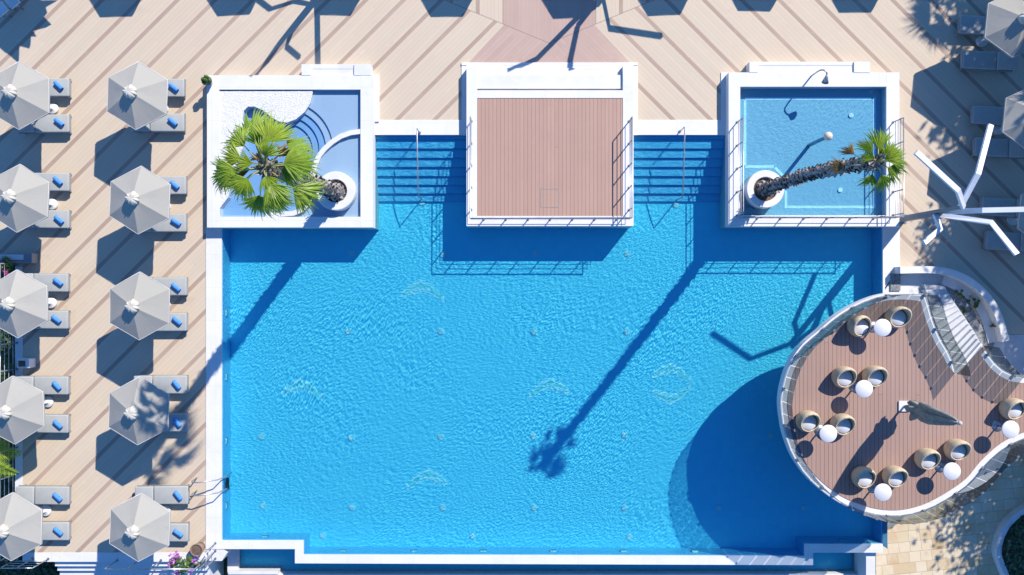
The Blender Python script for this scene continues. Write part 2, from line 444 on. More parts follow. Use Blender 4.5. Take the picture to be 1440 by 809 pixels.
def lathe(bm, prof, n=32, c=(0, 0, 0), smooth=True, close=False):
    rings = []
    for r, z in prof:
        rings.append([bm.verts.new((c[0] + r * math.cos(2 * PI * k / n), c[1] + r * math.sin(2 * PI * k / n), c[2] + z)) for k in range(n)])
    for i in range(len(rings) - 1):
        for k in range(n):
            f = bm.faces.new((rings[i][k], rings[i][(k + 1) % n], rings[i + 1][(k + 1) % n], rings[i + 1][k])); f.smooth = smooth
    if prof[0][0] > 1e-4: bm.faces.new(rings[0][::-1])
    if prof[-1][0] > 1e-4: bm.faces.new(rings[-1])
    return bm
def disc(bm, c, r, z0, z1, n=28):
    prism(bm, [(c[0] + r * math.cos(2 * PI * k / n), c[1] + r * math.sin(2 * PI * k / n)) for k in range(n)], z0, z1); return bm
def wloc(o):
    v = Vector((0, 0, 0))
    while o: v += o.location; o = o.parent
    return v
def obj(name, bm, mat, parent=None, at_world=True):
    if parent and at_world:
        l = wloc(parent)
        for v in bm.verts: v.co -= l
    bmesh.ops.recalc_face_normals(bm, faces=list(bm.faces)) if not bm.faces or len(bm.faces) < 4000 else None
    me = bpy.data.meshes.new(name); bm.to_mesh(me); bm.free()
    for mm in (mat if isinstance(mat, (list, tuple)) else [mat]): me.materials.append(mm)
    o = bpy.data.objects.new(name, me); COL.objects.link(o)
    if parent: o.parent = parent
    return o
def leafobj(name, bm, mat, parent=None, at_world=True):
    if parent and at_world:
        l = wloc(parent)
        for v in bm.verts: v.co -= l
    me = bpy.data.meshes.new(name); bm.to_mesh(me); bm.free(); me.materials.append(mat)
    o = bpy.data.objects.new(name, me); COL.objects.link(o)
    if parent: o.parent = parent
    return o
def tag(o, label, cat, group=None):
    o['label'] = label; o['category'] = cat
    if group: o['group'] = group
    return o
def thing(name, label, cat, loc=(0, 0, 0), group=None, rotz=0):
    o = bpy.data.objects.new(name, None); COL.objects.link(o); o.empty_display_size = 0.2
    o.location = loc; o.rotation_euler = (0, 0, rotz)
    return tag(o, label, cat, group)
def struct(name, bm, mat, label=None):
    o = obj(name, bm, mat); o['kind'] = 'structure'
    if label: o['label'] = label
    return o
def copy_tree(o, parent=None):
    c = o.copy(); COL.objects.link(c); c.parent = parent
    for ch in list(KIDS.get(o, ()) or [k for k in bpy.data.objects if k.parent == o]): copy_tree(ch, c)
    return c
KIDS = {}
def dup(o, loc, label, rotz=None, scale=None):
    c = copy_tree(o); c.location = loc; c['label'] = label
    if rotz is not None: c.rotation_euler = (0, 0, rotz)
    if scale: c.scale = (scale,) * 3
    return c

# ------------------------------------------------------------------ ground, deck, pool
b = bm_(); sheet(b, [(-900, -900), (900, -900), (900, 900), (-900, 900)], -2.0)
struct('ground', b, M['lawn'], 'dark garden ground around the pool')
# deck slabs (top at 0)
b = bm_()
prism(b, rect(-700, -900, 2100, 170, 0), -0.3, 0)
prism(b, rect(22, 170, 290, 777, 0), -0.3, 0)
prism(b, rect(-700, 170, 22, 356, 0), -0.3, 0)
prism(b, rect(1265, 170, 2100, 376, 0), -0.3, 0)
prism(b, P2([(1320, 376), (2100, 376), (2100, 470), (1413, 470), (1406, 446), (1398, 428), (1378, 404), (1352, 386)], 0), -0.3, 0)
struct('pool_deck', b, M['deck'], 'pale diagonal boarded deck with darker stripes')
# pool shell
ZF = -0.92; ZW = -0.07
inner = [(312, 190), (1241, 190), (1241, 765), (1131, 765), (1131, 782), (427, 780), (427, 760), (312, 760)]
b = bm_(); sheet(b, P2(inner, 0), ZF)
struct('pool_floor', b, M['pool'], 'blue tiled floor of the big pool')
b = bm_(); pi = P2([(312.2, 190.2), (1240.8, 190.2), (1240.8, 764.8), (1130.8, 764.8), (1130.8, 781.8), (427.2, 779.8), (427.2, 759.8), (312.2, 759.8)], 0)
for i in range(len(pi)):
    a, c = pi[i], pi[(i + 1) % len(pi)]
    b.faces.new([b.verts.new((a.x, a.y, ZF)), b.verts.new((c.x, c.y, ZF)), b.verts.new((c.x, c.y, -0.02)), b.verts.new((a.x, a.y, -0.02))])
struct('pool_wall_lining', b, M['poolwall'], 'pale blue tiled inner sides of the big pool')
b = bm_(); sheet(b, P2(inner, 0), ZW)
struct('pool_water', b, M['water'], 'rippled turquoise water of the big pool')
# coping
b = bm_()
Z1 = 0.03
prism(b, rect(290, 320, 312, 772, 0), -1.2, Z1)
prism(b, rect(312, 760, 415, 772, 0), -1.2, Z1)
prism(b, P2([(415, 760), (427, 760), (427, 780), (1131, 782), (1131, 765), (1241, 765), (1241, 777), (1143, 777), (1143, 794.5), (415, 792)], 0), -1.2, Z1)
prism(b, P2([(1241, 318), (1265, 318), (1265, 376), (1244, 404), (1241, 560)], 0), -0.35, Z1)
prism(b, rect(525, 169, 649, 190, 0), -0.9, Z1 - .004)
prism(b, rect(897, 169, 1014, 190, 0), -0.9, Z1 - .004)
struct('pool_coping', b, M['render'], 'white coping round the big pool')
b = bm_()   # walkway south of the deck
prism(b, rect(32, 777, 290, 790, 0), -0.4, 0.012)
struct('landing', b, M['render'], 'white edge of the deck above the steps')
# pool steps
def pool_steps(x0, x1, side):
    t = thing('pool_steps', 'flight of blue submerged steps between white stage and %s' % side, 'steps', P((x0 + x1) / 2, 190, ZF), 'submerged steps into the pool')
    ys = [195, 207.5, 220, 232.5, 245, 257, 269, 280]
    for i in range(8):
        b = bm_(); z = -0.12 - i * 0.1
        y0 = 190 if i == 0 else ys[i - 1]
        prism(b, [P(x0, y0, 0), P(x1, y0, 0), P(x1, ys[i], 0), P(x0, ys[i], 0)], ZF + .001, z)
        obj('step', b, M['poolwall'], t)
pool_steps(524.5, 656, 'palm island')
pool_steps(891, 1025, 'childrens pool')

# ------------------------------------------------------------------ catch basin south of the pool
ZB = -1.5
b = bm_()
prism(b, rect(321, 770, 1225, 850, ZB), ZB - .2, ZB)
struct('overflow_channel_floor', b, M['pool'], 'blue overflow channel below the pool edge')
b = bm_(); sheet(b, rect(321, 765, 1222, 812, ZB + .25), ZB + .25)
struct('overflow_water', b, M['water'], 'shaded water in the overflow channel')
t = thing('channel_wall', 'white outer wall along the bottom of the overflow channel', 'wall', P(720, 812, -1.6))
b = bm_(); prism(b, rect(321, 808, 1232, 818, -0.9), -2, -0.95); obj('wall_cap', b, M['white'], t)
b = bm_(); prism(b, rect(321, 803.5, 391, 807.9, -0.9), -2, -0.9); obj('wall_block', b, M['white'], t)
b = bm_(); prism(b, rect(1218, 777, 1231, 830, -0.2), -2, -0.2); tag(obj('end_wall', b, M['white']), 'white end wall where overflow channel meets sandstone paving', 'wall')
b = bm_(); prism(b, rect(306, 772, 322, 830, -0.05), -2, -1.1); tag(obj('side_wall', b, M['white']), 'low white wall closing the overflow channel beside dark garden', 'wall')
b = bm_(); prism(b, P2([(298, 772), (314, 772), (319, 778), (312, 789), (290, 789), (290, 772)], 0), -0.6, 0.0); tag(obj('corner_block', b, M['white']), 'white corner block under the pool rail beside flower pot', 'block')
b = bm_(); prism(b, P2([(1241.3, 700), (1248, 700), (1248, 772), (1241.3, 765)], -.3), -2, -0.3); tag(obj('pool_end_wall', b, plain('shade_toned_blue_tile', (0.03, 0.15, 0.26))), 'narrow blue pool end wall beside sandstone paving', 'wall')  # dark tone puts the shade on this wall into its colour

# underwater lamps and drains
G = 'underwater lamps round the pool'
def words(n): return ['first', 'second', 'third', 'fourth', 'fifth', 'sixth', 'seventh', 'eighth', 'ninth', 'tenth'][n]
def lamp(px, py, w, h, label, z=-0.45):
    t = thing('underwater_lamp', label, 'lamp', P(px, py, z), G)
    b = bm_(); p = P(px, py, z); box(b, p, (w, h, 0.12)); obj('housing', b, M['steel'], t)
    b = bm_(); box(b, p + Vector((0, 0, .066)), (w * .9, h * .9, 0.012)); obj('lens', b, M['lamp'], t)
for i, x in enumerate((373, 482, 582, 680, 778, 877, 977)):
    lamp(x, 755 if x < 420 else 775, 0.26, 0.09, 'white lamp on the infinity edge wall, %s from the corner block' % words(i))
for i, y in enumerate((440, 530, 620, 711)):
    lamp(318.5, y, 0.09, 0.26, 'white lamp on the wall beside the lounger deck, %s from palm island' % words(i))
lamp(1185, 760, 0.3, 0.08, 'dim lamp in the shaded pool corner below the round terrace')
dr = None
DR = [(490, 466), (620, 466), (751, 467), (881, 467), (368, 614), (494, 616), (620, 614), (750, 613), (878, 612), (370, 711), (495, 713), (623, 714), (751, 714), (878, 714), (454, 753), (665, 754), (885, 755), (594, 285), (752, 357), (623, 358), (495, 357), (882, 357), (950, 288), (1083, 612), (1130, 714), (1010, 714)]
for i, (x, y) in enumerate(DR):
    p = P(x, y, ZF)
    t = thing('floor_inlet', 'round pale inlet on pool floor, %s in row %s from the lounger side' % (words(sum(1 for q in DR if abs(q[1] - y) < 12 and q[0] < x)), words(sorted({round(q[1] / 24) for q in DR}).index(round(y / 24)))), 'pool inlet', p, 'floor inlets of the pool')
    b = bm_(); disc(b, (p.x, p.y), 0.12, ZF + .002, ZF + .03, 14); obj('rim', b, M['line'], t)
    b = bm_(); disc(b, (p.x, p.y), 0.085, ZF + .031, ZF + .04, 12); obj('grille', b, M['lamp'], t)

# dolphin mosaics on the pool floor
def dolphin(px, py, s, flip, label, rot=0.0):
    p = P(px, py, ZF)
    top = [(-1.0, -.28), (-.86, -.05), (-.6, .16), (-.25, .30), (-.12, .42), (0.0, .33), (.3, .22), (.62, -.02), (.80, -.25), (1.0, -.26), (.9, -.36), (.92, -.58), (.78, -.42)]
    bot = [(.55, -.24), (.2, -.05), (-.2, -.02), (-.35, -.22), (-.45, -.12), (-.62, -.14), (-.8, -.26)]
    t = thing('dolphin_mosaic', label, 'mosaic', p, 'dolphin mosaics on the pool floor')
    def put(pts): return [(p.x + (x * math.cos(rot) * flip - y * math.sin(rot)) * s, p.y + (y * math.cos(rot) + x * flip * math.sin(rot)) * s) for x, y in pts]
    def fat(f, dy): return [(x * f, y * (1 + (f - 1) * 3) + dy) for x, y in top + bot]
    b = bm_(); prism(b, put([(x * 1.06, y * 1.16 + (.05 if i < len(top) else -.05)) for i, (x, y) in enumerate(top + bot)]), ZF + .001, ZF + .005); obj('outline', b, M['mosaic2'], t)
    b = bm_(); prism(b, put([(x * .93, y * .86 + .012) for x, y in top + bot]), ZF + .006, ZF + .009); obj('body', b, M['mosaic1'], t)
    b = bm_(); prism(b, put([(-.86, -.18), (-.55, .03), (-.2, .12), (.35, .07), (.3, -.05), (-.2, .0), (-.5, -.1)]), ZF + .010, ZF + .013); obj('belly', b, M['mosaic2'], t)
M['mosaic1'] = tile_mat('mosaic_tiles', (0.20, 0.74, 0.78), (0.34, 0.80, 0.82), 0.05, (0.5, 0.7, 0.8), 0.1)
M['mosaic2'] = tile_mat('mosaic_tiles_pale', (0.72, 0.93, 0.98), (0.66, 0.90, 0.97), 0.05, (0.5, 0.7, 0.8), 0.1)
for a in ((595, 408, .85, 1, 'pale dolphin mosaic just below the stage rail shadow'), (425, 546, .8, 1, 'faint dolphin mosaic near the lounger side of pool'),
          (772, 545, .8, -1, 'faint stretched dolphin mosaic in the pool centre'), (945, 523, .75, 1, 'upper dolphin mosaic of the circling pair beside the long palm shadow'),
          (945, 556, .75, -1, 'lower dolphin mosaic of the circling pair beside the long palm shadow', PI), (600, 673, .8, -1, 'faint dolphin mosaic toward the infinity edge')):
    dolphin(*a)

# ------------------------------------------------------------------ railings
def railing(name, label, pts, height, nposts, rails=(1.0, 0.72, 0.48, 0.24), mat='steel', r=0.02, group=None, cat='railing'):
    """pts: 3-D polyline of the feet"""
    pts = [Vector(p) for p in pts]
    t = thing(name, label, cat, pts[0], group)
    seg = [(pts[i + 1] - pts[i]).length for i in range(len(pts) - 1)]; tot = sum(seg)
    def at(s):
        for i, l in enumerate(seg):
            if s <= l + 1e-6 or i == len(seg) - 1: return pts[i].lerp(pts[i + 1], min(1, s / l))
            s -= l
    for k in range(nposts):
        p = at(tot * k / (nposts - 1))
        b = bm_(); tube(b, [p, p + Vector((0, 0, height))], r * 1.1, 6); disc(b, (p.x, p.y), r * 2.6, p.z, p.z + .015, 8)
        obj('post', b, M[mat], t)
    for k, f in enumerate(rails):
        b = bm_(); tube(b, [p + Vector((0, 0, height * f + (0.004 if k == 0 else 0))) for p in pts], r * (1.25 if k == 0 else 0.65), 6)
        obj('top_rail' if k == 0 else 'mid_rail', b, M[mat], t)
    return t

# ------------------------------------------------------------------ central stage
ZP = 0.45
t = thing('stage', 'white stage in the pool with brown board floor and steps', 'stage', P(773, 318, ZF))
def rwall(bm, x0, y0, x1, y1, z0, z1): prism(bm, rect(x0, y0, x1, y1, z1), z0, z1)
b = bm_(); rwall(b, 656, 127, 671, 318, ZF, ZP); rwall(b, 876, 127, 891, 318, ZF, ZP); rwall(b, 671, 304, 876, 318, ZF, ZP); rwall(b, 671, 127, 876, 138, ZF, ZP)
rwall(b, 656, 92, 671, 127, -.3, ZP - .003); rwall(b, 876, 92, 891, 127, -.3, ZP - .003); obj('stage_body', b, M['render'], t)
b = bm_(); rwall(b, 671, 138, 876, 304, 0.1, ZP - .02); obj('board_floor', b, M['stageboards'], t)
for i, (y0, y1) in enumerate(((92, 97), (97, 108), (108, 127))):
    b = bm_(); z = 0.08 + i * 0.13; prism(b, rect(671, y0, 876, y1, 0.1), -.2, z); obj('step', b, M['white'], t)
b = bm_(); rwall(b, 649, 88, 897, 92, -.2, 0.06); rwall(b, 649, 92, 656, 190, -.9, 0.034); rwall(b, 891, 92, 897, 190, -.9, 0.034); obj('step_kerb', b, M['render'], t)
hb = bm_()
for x0, y0, x1, y1 in ((760, 265.5, 786, 266.3), (760, 291.2, 786, 292), (760, 266.3, 760.8, 291.2), (785.2, 266.3, 786, 291.2)):
    rwall(hb, x0, y0, x1, y1, ZP - .02, ZP - .015)
obj('floor_hatch', hb, M['frame'], t)
railing('stage_railing', 'thin steel railing round three sides of the white stage', [P(663, 171, ZP), P(662.5, 309, ZP), P(884.5, 309, ZP), P(884.5, 171, ZP)], 0.8, 17)

# ------------------------------------------------------------------ palm island (left raised pool)
t = thing('palm_island', 'white walled raised basin with pebble bed, curved steps and palm', 'raised pool', P(408, 320, ZF))
b = bm_()
rwall(b, 291, 106, 308, 320, ZF, ZP); rwall(b, 507, 106, 524.5, 320, ZF, ZP)
rwall(b, 308, 305, 507, 320, ZF, ZP - .003); rwall(b, 308, 106, 507, 126, ZF, ZP - .003)
obj('basin_wall', b, M['render'], t)
b = bm_(); rwall(b, 424, 90.5, 437, 106, 0, ZP + .012); rwall(b, 498, 90.5, 521.5, 106, 0, ZP + .012); rwall(b, 437, 90.5, 498, 97, 0, ZP - .04); rwall(b, 437, 97, 498, 106, 0, ZP - .05)
obj('bench', b, M['white'], t)
b = bm_(); rwall(b, 524.5, 105, 533, 171, -.3, 0.10); obj('kerb', b, M['render'], t)
b = bm_(); sheet(b, rect(308, 126, 507, 305, ZP), 0.012); obj('basin_floor', b, M['deepbasin'], t)
def zoomL(pts, z): return [P(280 + x / 3.235, 80 + y / 3.235, z) for x, y in pts]
peb = [(92, 155), (517, 155), (505, 210), (480, 250), (440, 283), (400, 299), (360, 293), (325, 272), (290, 243), (250, 226), (222, 226), (202, 245), (198, 275), (205, 330), (195, 420), (160, 520), (130, 640), (92, 690)]
b = bm_(); prism(b, zoomL(peb, 0.40), 0.017, 0.385); obj('pebble_base', b, M['white'], t)
b = bm_(); pts = zoomL(peb, 0.4)
def inside(p, poly):
    c = False; n = len(poly)
    for i in range(n):
        a, d_ = poly[i], poly[(i + 1) % n]
        if (a[1] > p[1]) != (d_[1] > p[1]) and p[0] < (d_[0] - a[0]) * (p[1] - a[1]) / (d_[1] - a[1]) + a[0]: c = not c
    return c
xs = [p[0] for p in pts]; ys = [p[1] for p in pts]
for k in range(11000):
    x = rnd.uniform(min(xs), max(xs)); y = rnd.uniform(min(ys), max(ys))
    if not inside((x, y), pts): continue
    r = rnd.uniform(.012, .027)
    m4 = Matrix.Translation((x, y, 0.388)) @ Matrix.Rotation(rnd.uniform(0, PI), 4, 'Z') @ Matrix.Diagonal((r, r * .75, r * .5, 1))
    bmesh.ops.create_icosphere(b, subdivisions=1, radius=1.0, matrix=m4)
o = leafobj('pebble_bed', b, M['pebble'], t); o['kind'] = 'stuff'
# curved steps going down into the sunken middle
def arcpts(r, a0, a1, n=22): return [(395 + r * math.cos(R(a0 + (a1 - a0) * k / n)), 420 - r * math.sin(R(a0 + (a1 - a0) * k / n))) for k in range(n + 1)]
for i, (r0, r1) in enumerate(((118, 150), (150, 183), (183, 216))):
    b = bm_(); prism(b, zoomL(arcpts(r0, -25, 125) + arcpts(r1, 125, -25), .2), 0.013, 0.075 + i * .065); obj('curved_step', b, M['deepbasin' if i < 2 else 'palepool'], t)
b = bm_(); prism(b, zoomL(arcpts(216, -25, 90) + [(395, 148), (736, 148), (736, 511)], .2), 0.014, 0.27); obj('upper_floor', b, M['palepool'], t)
b = bm_(); prism(b, zoomL([(736, 345), (690, 350), (645, 366), (605, 392), (570, 424), (545, 456), (525, 504), (512, 564), (506, 620), (498, 665), (470, 695), (430, 712), (300, 722), (95, 722), (95, 729), (736, 729)], .27), 0.015, 0.275); obj('lower_floor', b, M['palepool'], t)
cw = [(736, 340), (690, 346), (645, 362), (605, 388), (570, 420), (545, 452), (525, 500), (512, 560), (508, 620), (500, 665), (470, 695), (430, 712), (300, 722)]
b = bm_(); c3 = zoomL(cw, .4); hw = .09
L_, R_ = [], []
for i, p in enumerate(c3):
    tn = (c3[min(i + 1, len(c3) - 1)] - c3[max(i - 1, 0)]).normalized(); nn = Vector((-tn.y, tn.x, 0)); L_.append(p + nn * hw); R_.append(p - nn * hw)
prism(b, L_ + R_[::-1], 0.016, 0.43); obj('curved_wall', b, M['white'], t)
b = bm_(); sheet(b, rect(308, 126, 507, 305, ZP), 0.345); o = struct('island_water', b, M['water_calm'], 'calm shallow water inside the palm island')

def ring_planter(px, py, zt, label, r=.70, ri=.44, z0=0.0):
    p = P(px, py, zt)
    t = thing('round_planter', label, 'planter', (p.x, p.y, z0), 'round white palm planters')
    b = bm_(); lathe(b, [(ri, z0), (r, z0), (r, zt - .02), (r - .02, zt), (ri + .02, zt), (ri, zt - .02), (ri, z0 + .05)], 40, (p.x, p.y, 0), False); obj('planter_wall', b, M['white'], t)
    b = bm_(); disc(b, (p.x, p.y), ri - .002, z0 + .02, zt - .12, 32)
    obj('soil', b, M['soil'], t)
    return p
PL1 = ring_planter(471.6, 268.6, 0.75, 'round white planter holding the leafy palm', .72, .42, 0.276)
PL2 = ring_planter(1076.6, 266, 0.75, 'round white planter holding the long leaning trunk', .70, .44, 0.051)

# ------------------------------------------------------------------ children's pool (right raised pool)
t = thing('childrens_pool', 'white walled raised shallow pool with pale floor lines', 'raised pool', P(1144, 318, ZF))
b = bm_()
rwall(b, 1024.7, 102, 1041, 318.5, ZF, ZP); rwall(b, 1246.5, 102, 1264.8, 318.5, ZF, ZP)
rwall(b, 1041, 303, 1246.5, 318.5, ZF, ZP - .003); rwall(b, 1041, 102, 1246.5, 122, ZF, ZP - .003)
obj('basin_wall', b, M['render'], t)
b = bm_(); rwall(b, 1054, 87, 1066, 102, 0, ZP + .012); rwall(b, 1201, 87, 1223.5, 102, 0, ZP + .012); rwall(b, 1066, 87, 1201, 92, 0, ZP - .04); rwall(b, 1066, 92, 1201, 102, 0, ZP - .05); obj('bench', b, M['white'], t)
b = bm_(); rwall(b, 1014, 102, 1024.7, 190, -.9, 0.036); obj('kerb', b, M['render'], t)
ZK = 0.05
b = bm_(); sheet(b, rect(1041, 122, 1246.5, 303, ZP), ZK); obj('basin_floor', b, M['kidpool'], t)
b = bm_()
def zoomR(x, y): return (1000 + x / 3.237, 80 + y / 3.237)
def strip(bm, a, c, w=.10):
    a = P(*zoomR(*a), ZK); c = P(*zoomR(*c), ZK); d_ = (c - a).normalized(); n = Vector((-d_.y, d_.x, 0)) * w / 2
    prism(bm, [a + n, c + n, c - n, a - n], ZK + .002, ZK + .008)
for a, c in (((155, 190), (728, 190)), ((154, 198), (154, 495)), ((155, 500), (285, 500)), ((291, 505), (330, 545)), ((743, 185), (743, 690)), ((345, 684), (735, 684)), ((340, 610), (340, 690))):
    strip(b, a, c)
obj('floor_line', b, M['line'], t)
for x, y in ((636, 267), (587, 607)):
    b = bm_(); p = P(*zoomR(x, y), ZK); disc(b, (p.x, p.y), .09, ZK + .003, ZK + .04, 14); obj('floor_inlet', b, M['lamp'], t)
b = bm_(); sheet(b, rect(1041, 122, 1246.5, 303, ZP), 0.31)
struct('shallow_water', b, M['water_kid'], 'light blue rippled water of the raised childrens pool')
railing('pool_railing', 'thin steel railing round three sides of the childrens pool', [P(1036.5, 172, ZP), P(1036.5, 307.5, ZP), P(1256, 307.5, ZP), P(1256, 172, ZP)], 0.8, 16)
# water jet ball on its pole
p = P(1137, 205, 0)
t = thing('ball_fountain', 'sand coloured ball on teal pole in childrens pool', 'fountain', (p.x, p.y, ZK))
b = bm_(); tube(b, [p + Vector((0, 0, ZK)), p + Vector((0, 0, 1.75))], .07, 10); obj('pole', b, M['tealpole'], t)
b = bm_(); bmesh.ops.create_uvsphere(b, u_segments=20, v_segments=12, radius=.155, matrix=Matrix.Translation((p.x, p.y, 1.88)))
for f in b.faces: f.smooth = True
obj('ball', b, M['sand'], t)
# gooseneck spout
p = P(1141, 107, ZP)
t = thing('spout_shower', 'slim gooseneck shower with flared head on childrens pool wall', 'shower', p)
b = bm_(); pts = [p, p + Vector((.0, 0, .6)), p + Vector((.03, 0, .8)), p + Vector((.10, -.02, .9)), p + Vector((.20, -.10, .93)), p + Vector((.24, -.18, .88))]
tube(b, pts, .028, 8); obj('neck', b, M['steel'], t)
b = bm_(); tube(b, [p + Vector((.24, -.18, .88)), p + Vector((.25, -.42, .66))], [.03, .13], 12); obj('head', b, M['steel'], t)

# pool grab rails
def entry_rail(px, py0, px1, py1, label):
    a = P(px, py0, 0.03); c = P(px1, py1, -.6)
    t = thing('pool_handrail', label, 'handrail', a, 'handrails into the pool')
    top = Vector((0, 0, .85))
    a2 = a + top; c2 = Vector((c.x, c.y, .0)) 
    b = bm_(); tube(b, [a, a + Vector((0, 0, .8)), a2 + Vector((0, -.1, .02)), Vector((c.x, c.y + .5, .42)), Vector((c.x, c.y, .25)), Vector((c.x, c.y, -.85))], .022, 8); obj('rail', b, M['steel'], t)
    b = bm_(); disc(b, (a.x, a.y), .06, .031, .05, 12); obj('foot_flange', b, M['steel'], t)
entry_rail(590, 187, 592, 279, 'steel handrail over the submerged steps beside the palm island')
entry_rail(956, 185, 953, 281, 'steel handrail over the submerged steps beside the childrens pool')
# ladder on the lounger side
t = thing('pool_ladder', 'steel pool ladder with two curved rails beside the loungers', 'ladder', P(300, 678, 0.03))
for y in (672, 690):
    b = bm_(); a = P(277, y, .03); tube(b, [a, a + Vector((.02, 0, .55)), a + Vector((.12, 0, .72)), a + Vector((.35, 0, .75)), P(312, y - 2, 0) + Vector((.05, 0, .55)), P(318, y - 2, 0) + Vector((0, 0, -.1)), P(318, y - 2, 0) + Vector((0, 0, -.6))], .022, 8); obj('rail', b, M['steel'], t)
for k in range(3):
    b = bm_(); box(b, P(320, 680, -.15 - .2 * k), (.12, .42, .03)); obj('tread', b, M['steeldark'], t)

# ------------------------------------------------------------------ umbrellas
ZR, ZA, RU = 2.12, 2.66, 1.21
def make_umbrella():
    t = thing('parasol', '-', 'umbrella', (0, 0, 0), 'grey parasols over the loungers')
    b = bm_(); tube(b, [(0, 0, 0.08), (0, 0, ZA + .02)], .028, 10); obj('pole', b, M['steel'], t)
    b = bm_(); lathe(b, [(.20, 0), (.21, .02), (.21, .09), (.19, .105), (.05, .11), (.045, .4), (0.0, .4)], 28); obj('base', b, M['white'], t)
    b = bm_(); apex = None; rings = []
    n = 6; sub = 6; lev = 6
    for l in range(lev + 1):
        f = l / lev; ring = []
        for k in range(n):
            a0 = PI / 2 + k * PI / 3; a1 = a0 + PI / 3
            for q in range(sub):
                g = q / sub
                x = (math.cos(a0) * (1 - g) + math.cos(a1) * g) * RU * f; y = (math.sin(a0) * (1 - g) + math.sin(a1) * g) * RU * f
                w = math.sin(PI * g)
                x *= 1 - .014 * w * f; y *= 1 - .014 * w * f
                z = ZA - (ZA - ZR) * (f ** 1.12) - .02 * w * f * (1.1 - f) * 2
                ring.append(b.verts.new((x, y, z)))
        rings.append(ring)
    N = n * sub
    for l in range(1, lev + 1):
        for k in range(N):
            if l == 1: continue
            f_ = b.faces.new((rings[l - 1][k], rings[l - 1][(k + 1) % N], rings[l][(k + 1) % N], rings[l][k])); f_.smooth = True
    low = [b.verts.new((v.co.x * 1.003, v.co.y * 1.003, v.co.z - .08 - .015 * ((i % sub) % 2))) for i, v in enumerate(rings[-1])]
    for k in range(N): b.faces.new((rings[-1][k], rings[-1][(k + 1) % N], low[(k + 1) % N], low[k]))
    for v in rings[0]: b.verts.remove(v)
    ce = b.verts.new((0, 0, ZA))
    for k in range(N): b.faces.new((ce, rings[1][k], rings[1][(k + 1) % N]))
    # sharp seams on the ribs
    for e in b.edges:
        e.smooth = True
    for l in range(1, lev):
        for k in range(n):
            for e in rings[l][k * sub].link_edges:
                if e.other_vert(rings[l][k * sub]) is rings[l + 1][k * sub]: e.smooth = False
    can = obj('canopy', b, M['canopy'], t)
    # trim
    b = bm_()
    tube(b, [(math.cos(PI / 2 + k * PI / 3) * RU * 1.0, math.sin(PI / 2 + k * PI / 3) * RU * 1.0, ZR - .002) for k in range(7)], .009, 5); obj('hem', b, M['white'], can)
    for k in range(6):
        a = PI / 2 + k * PI / 3; b = bm_()
        tube(b, [(math.cos(a) * .05, math.sin(a) * .05, ZA - .1), (math.cos(a) * RU * .97, math.sin(a) * RU * .97, ZR - .05)], .012, 5); obj('rib', b, M['frame'], t)
    # gathered cream cap
    b = bm_(); rings = []; NN = 70
    rr = random.Random(5); ph = [rr.uniform(0, 6.28) for _ in range(4)]
    for l, (r, z, amp) in enumerate(((.03, .165, .0), (.08, .17, .014), (.13, .155, .028), (.18, .11, .036), (.205, .05, .042), (.21, -.01, .05), (.20, -.06, .05))):
        ring = []
        for k in range(NN):
            a = 2 * PI * k / NN
            fl = (1 - 2 * abs(math.sin(3.5 * a + ph[0] + l * .12))) * .32 + math.sin(3 * a + ph[1]) * .35 + math.sin(11 * a + ph[2]) * .25
            r *= 1.0; ring.append(b.verts.new(((r * 1.12 + amp * fl) * math.cos(a), (r * 1.12 + amp * fl) * math.sin(a), ZA - .02 + z + amp * .7 * fl)))
        rings.append(ring)
    for l in range(len(rings) - 1):
        for k in range(NN):
            f_ = b.faces.new((rings[l][k], rings[l][(k + 1) % NN], rings[l + 1][(k + 1) % NN], rings[l + 1][k])); f_.smooth = True
    b.faces.new(rings[0])
    obj('cap', b, M['cream'], t)
    return t
F = 1 - ZR / H
def foot(px, py): # canopy centre in the plan sketch -> pole foot
    v = P(px, py, ZR); return Vector((v.x, v.y, 0))
UM = make_umbrella(); first_u = [True]
def umb(px, py, label, rot, at=None):
    loc = at if at is not None else foot(px, py)
    if first_u[0]:
        first_u[0] = False; UM.location = loc; UM['label'] = label; UM.rotation_euler = (0, 0, rot); return UM
    return dup(UM, loc, label, rot)

# ------------------------------------------------------------------ loungers (foot end towards +x)
def make_lounger(rx, z_back):
    t = thing('sun_lounger', '-', 'sun lounger', (0, 0, 0), 'grey sun loungers')
    b = bm_()
    for y in (-.33, .33): box(b, (-.99, y, .24), (1.96, .04, .06))
    for x in (-.03, -1.95): box(b, (x, 0, .24), (.04, .62, .058))
    for k in range(9): box(b, (-.2 - k * .2, 0, .25), (.05, .62, .02))
    obj('frame', b, M['frame'], t)
    for x in (-.12, -1.82):
        for y in (-.31, .31):
            b = bm_(); box(b, (x, y, .105), (.05, .05, .21)); obj('leg', b, M['frame'], t)
    b = rbox((-.66, 0, .325), (1.28, .68, .11), .045); obj('seat_cushion', b, M['cushion'], t)
    rot = Matrix.Rotation(R(rx), 3, 'Y')
    c = Vector((-1.31, 0, .30)); off = rot @ Vector((-.35, 0, .05))
    b = rbox(c + off, (.68, .68, .10), .045, rot); obj('back_cushion', b, M['cushion'], t)
    b = bm_(); box(b, (-.008, 0, .325), (.014, .6, .05)); obj('foot_band', b, M['cushion_dark'], t)
    return t
LN = make_lounger(12, 0); LFLAT = make_lounger(2, 0); used = {}
def lounger(kind, loc, label, rot=0.0):
    src = LN if kind == 'up' else LFLAT
    if not used.get(kind):
        used[kind] = True; src.location = loc; src['label'] = label; src.rotation_euler = (0, 0, rot); return src
    return dup(src, loc, label, rot)
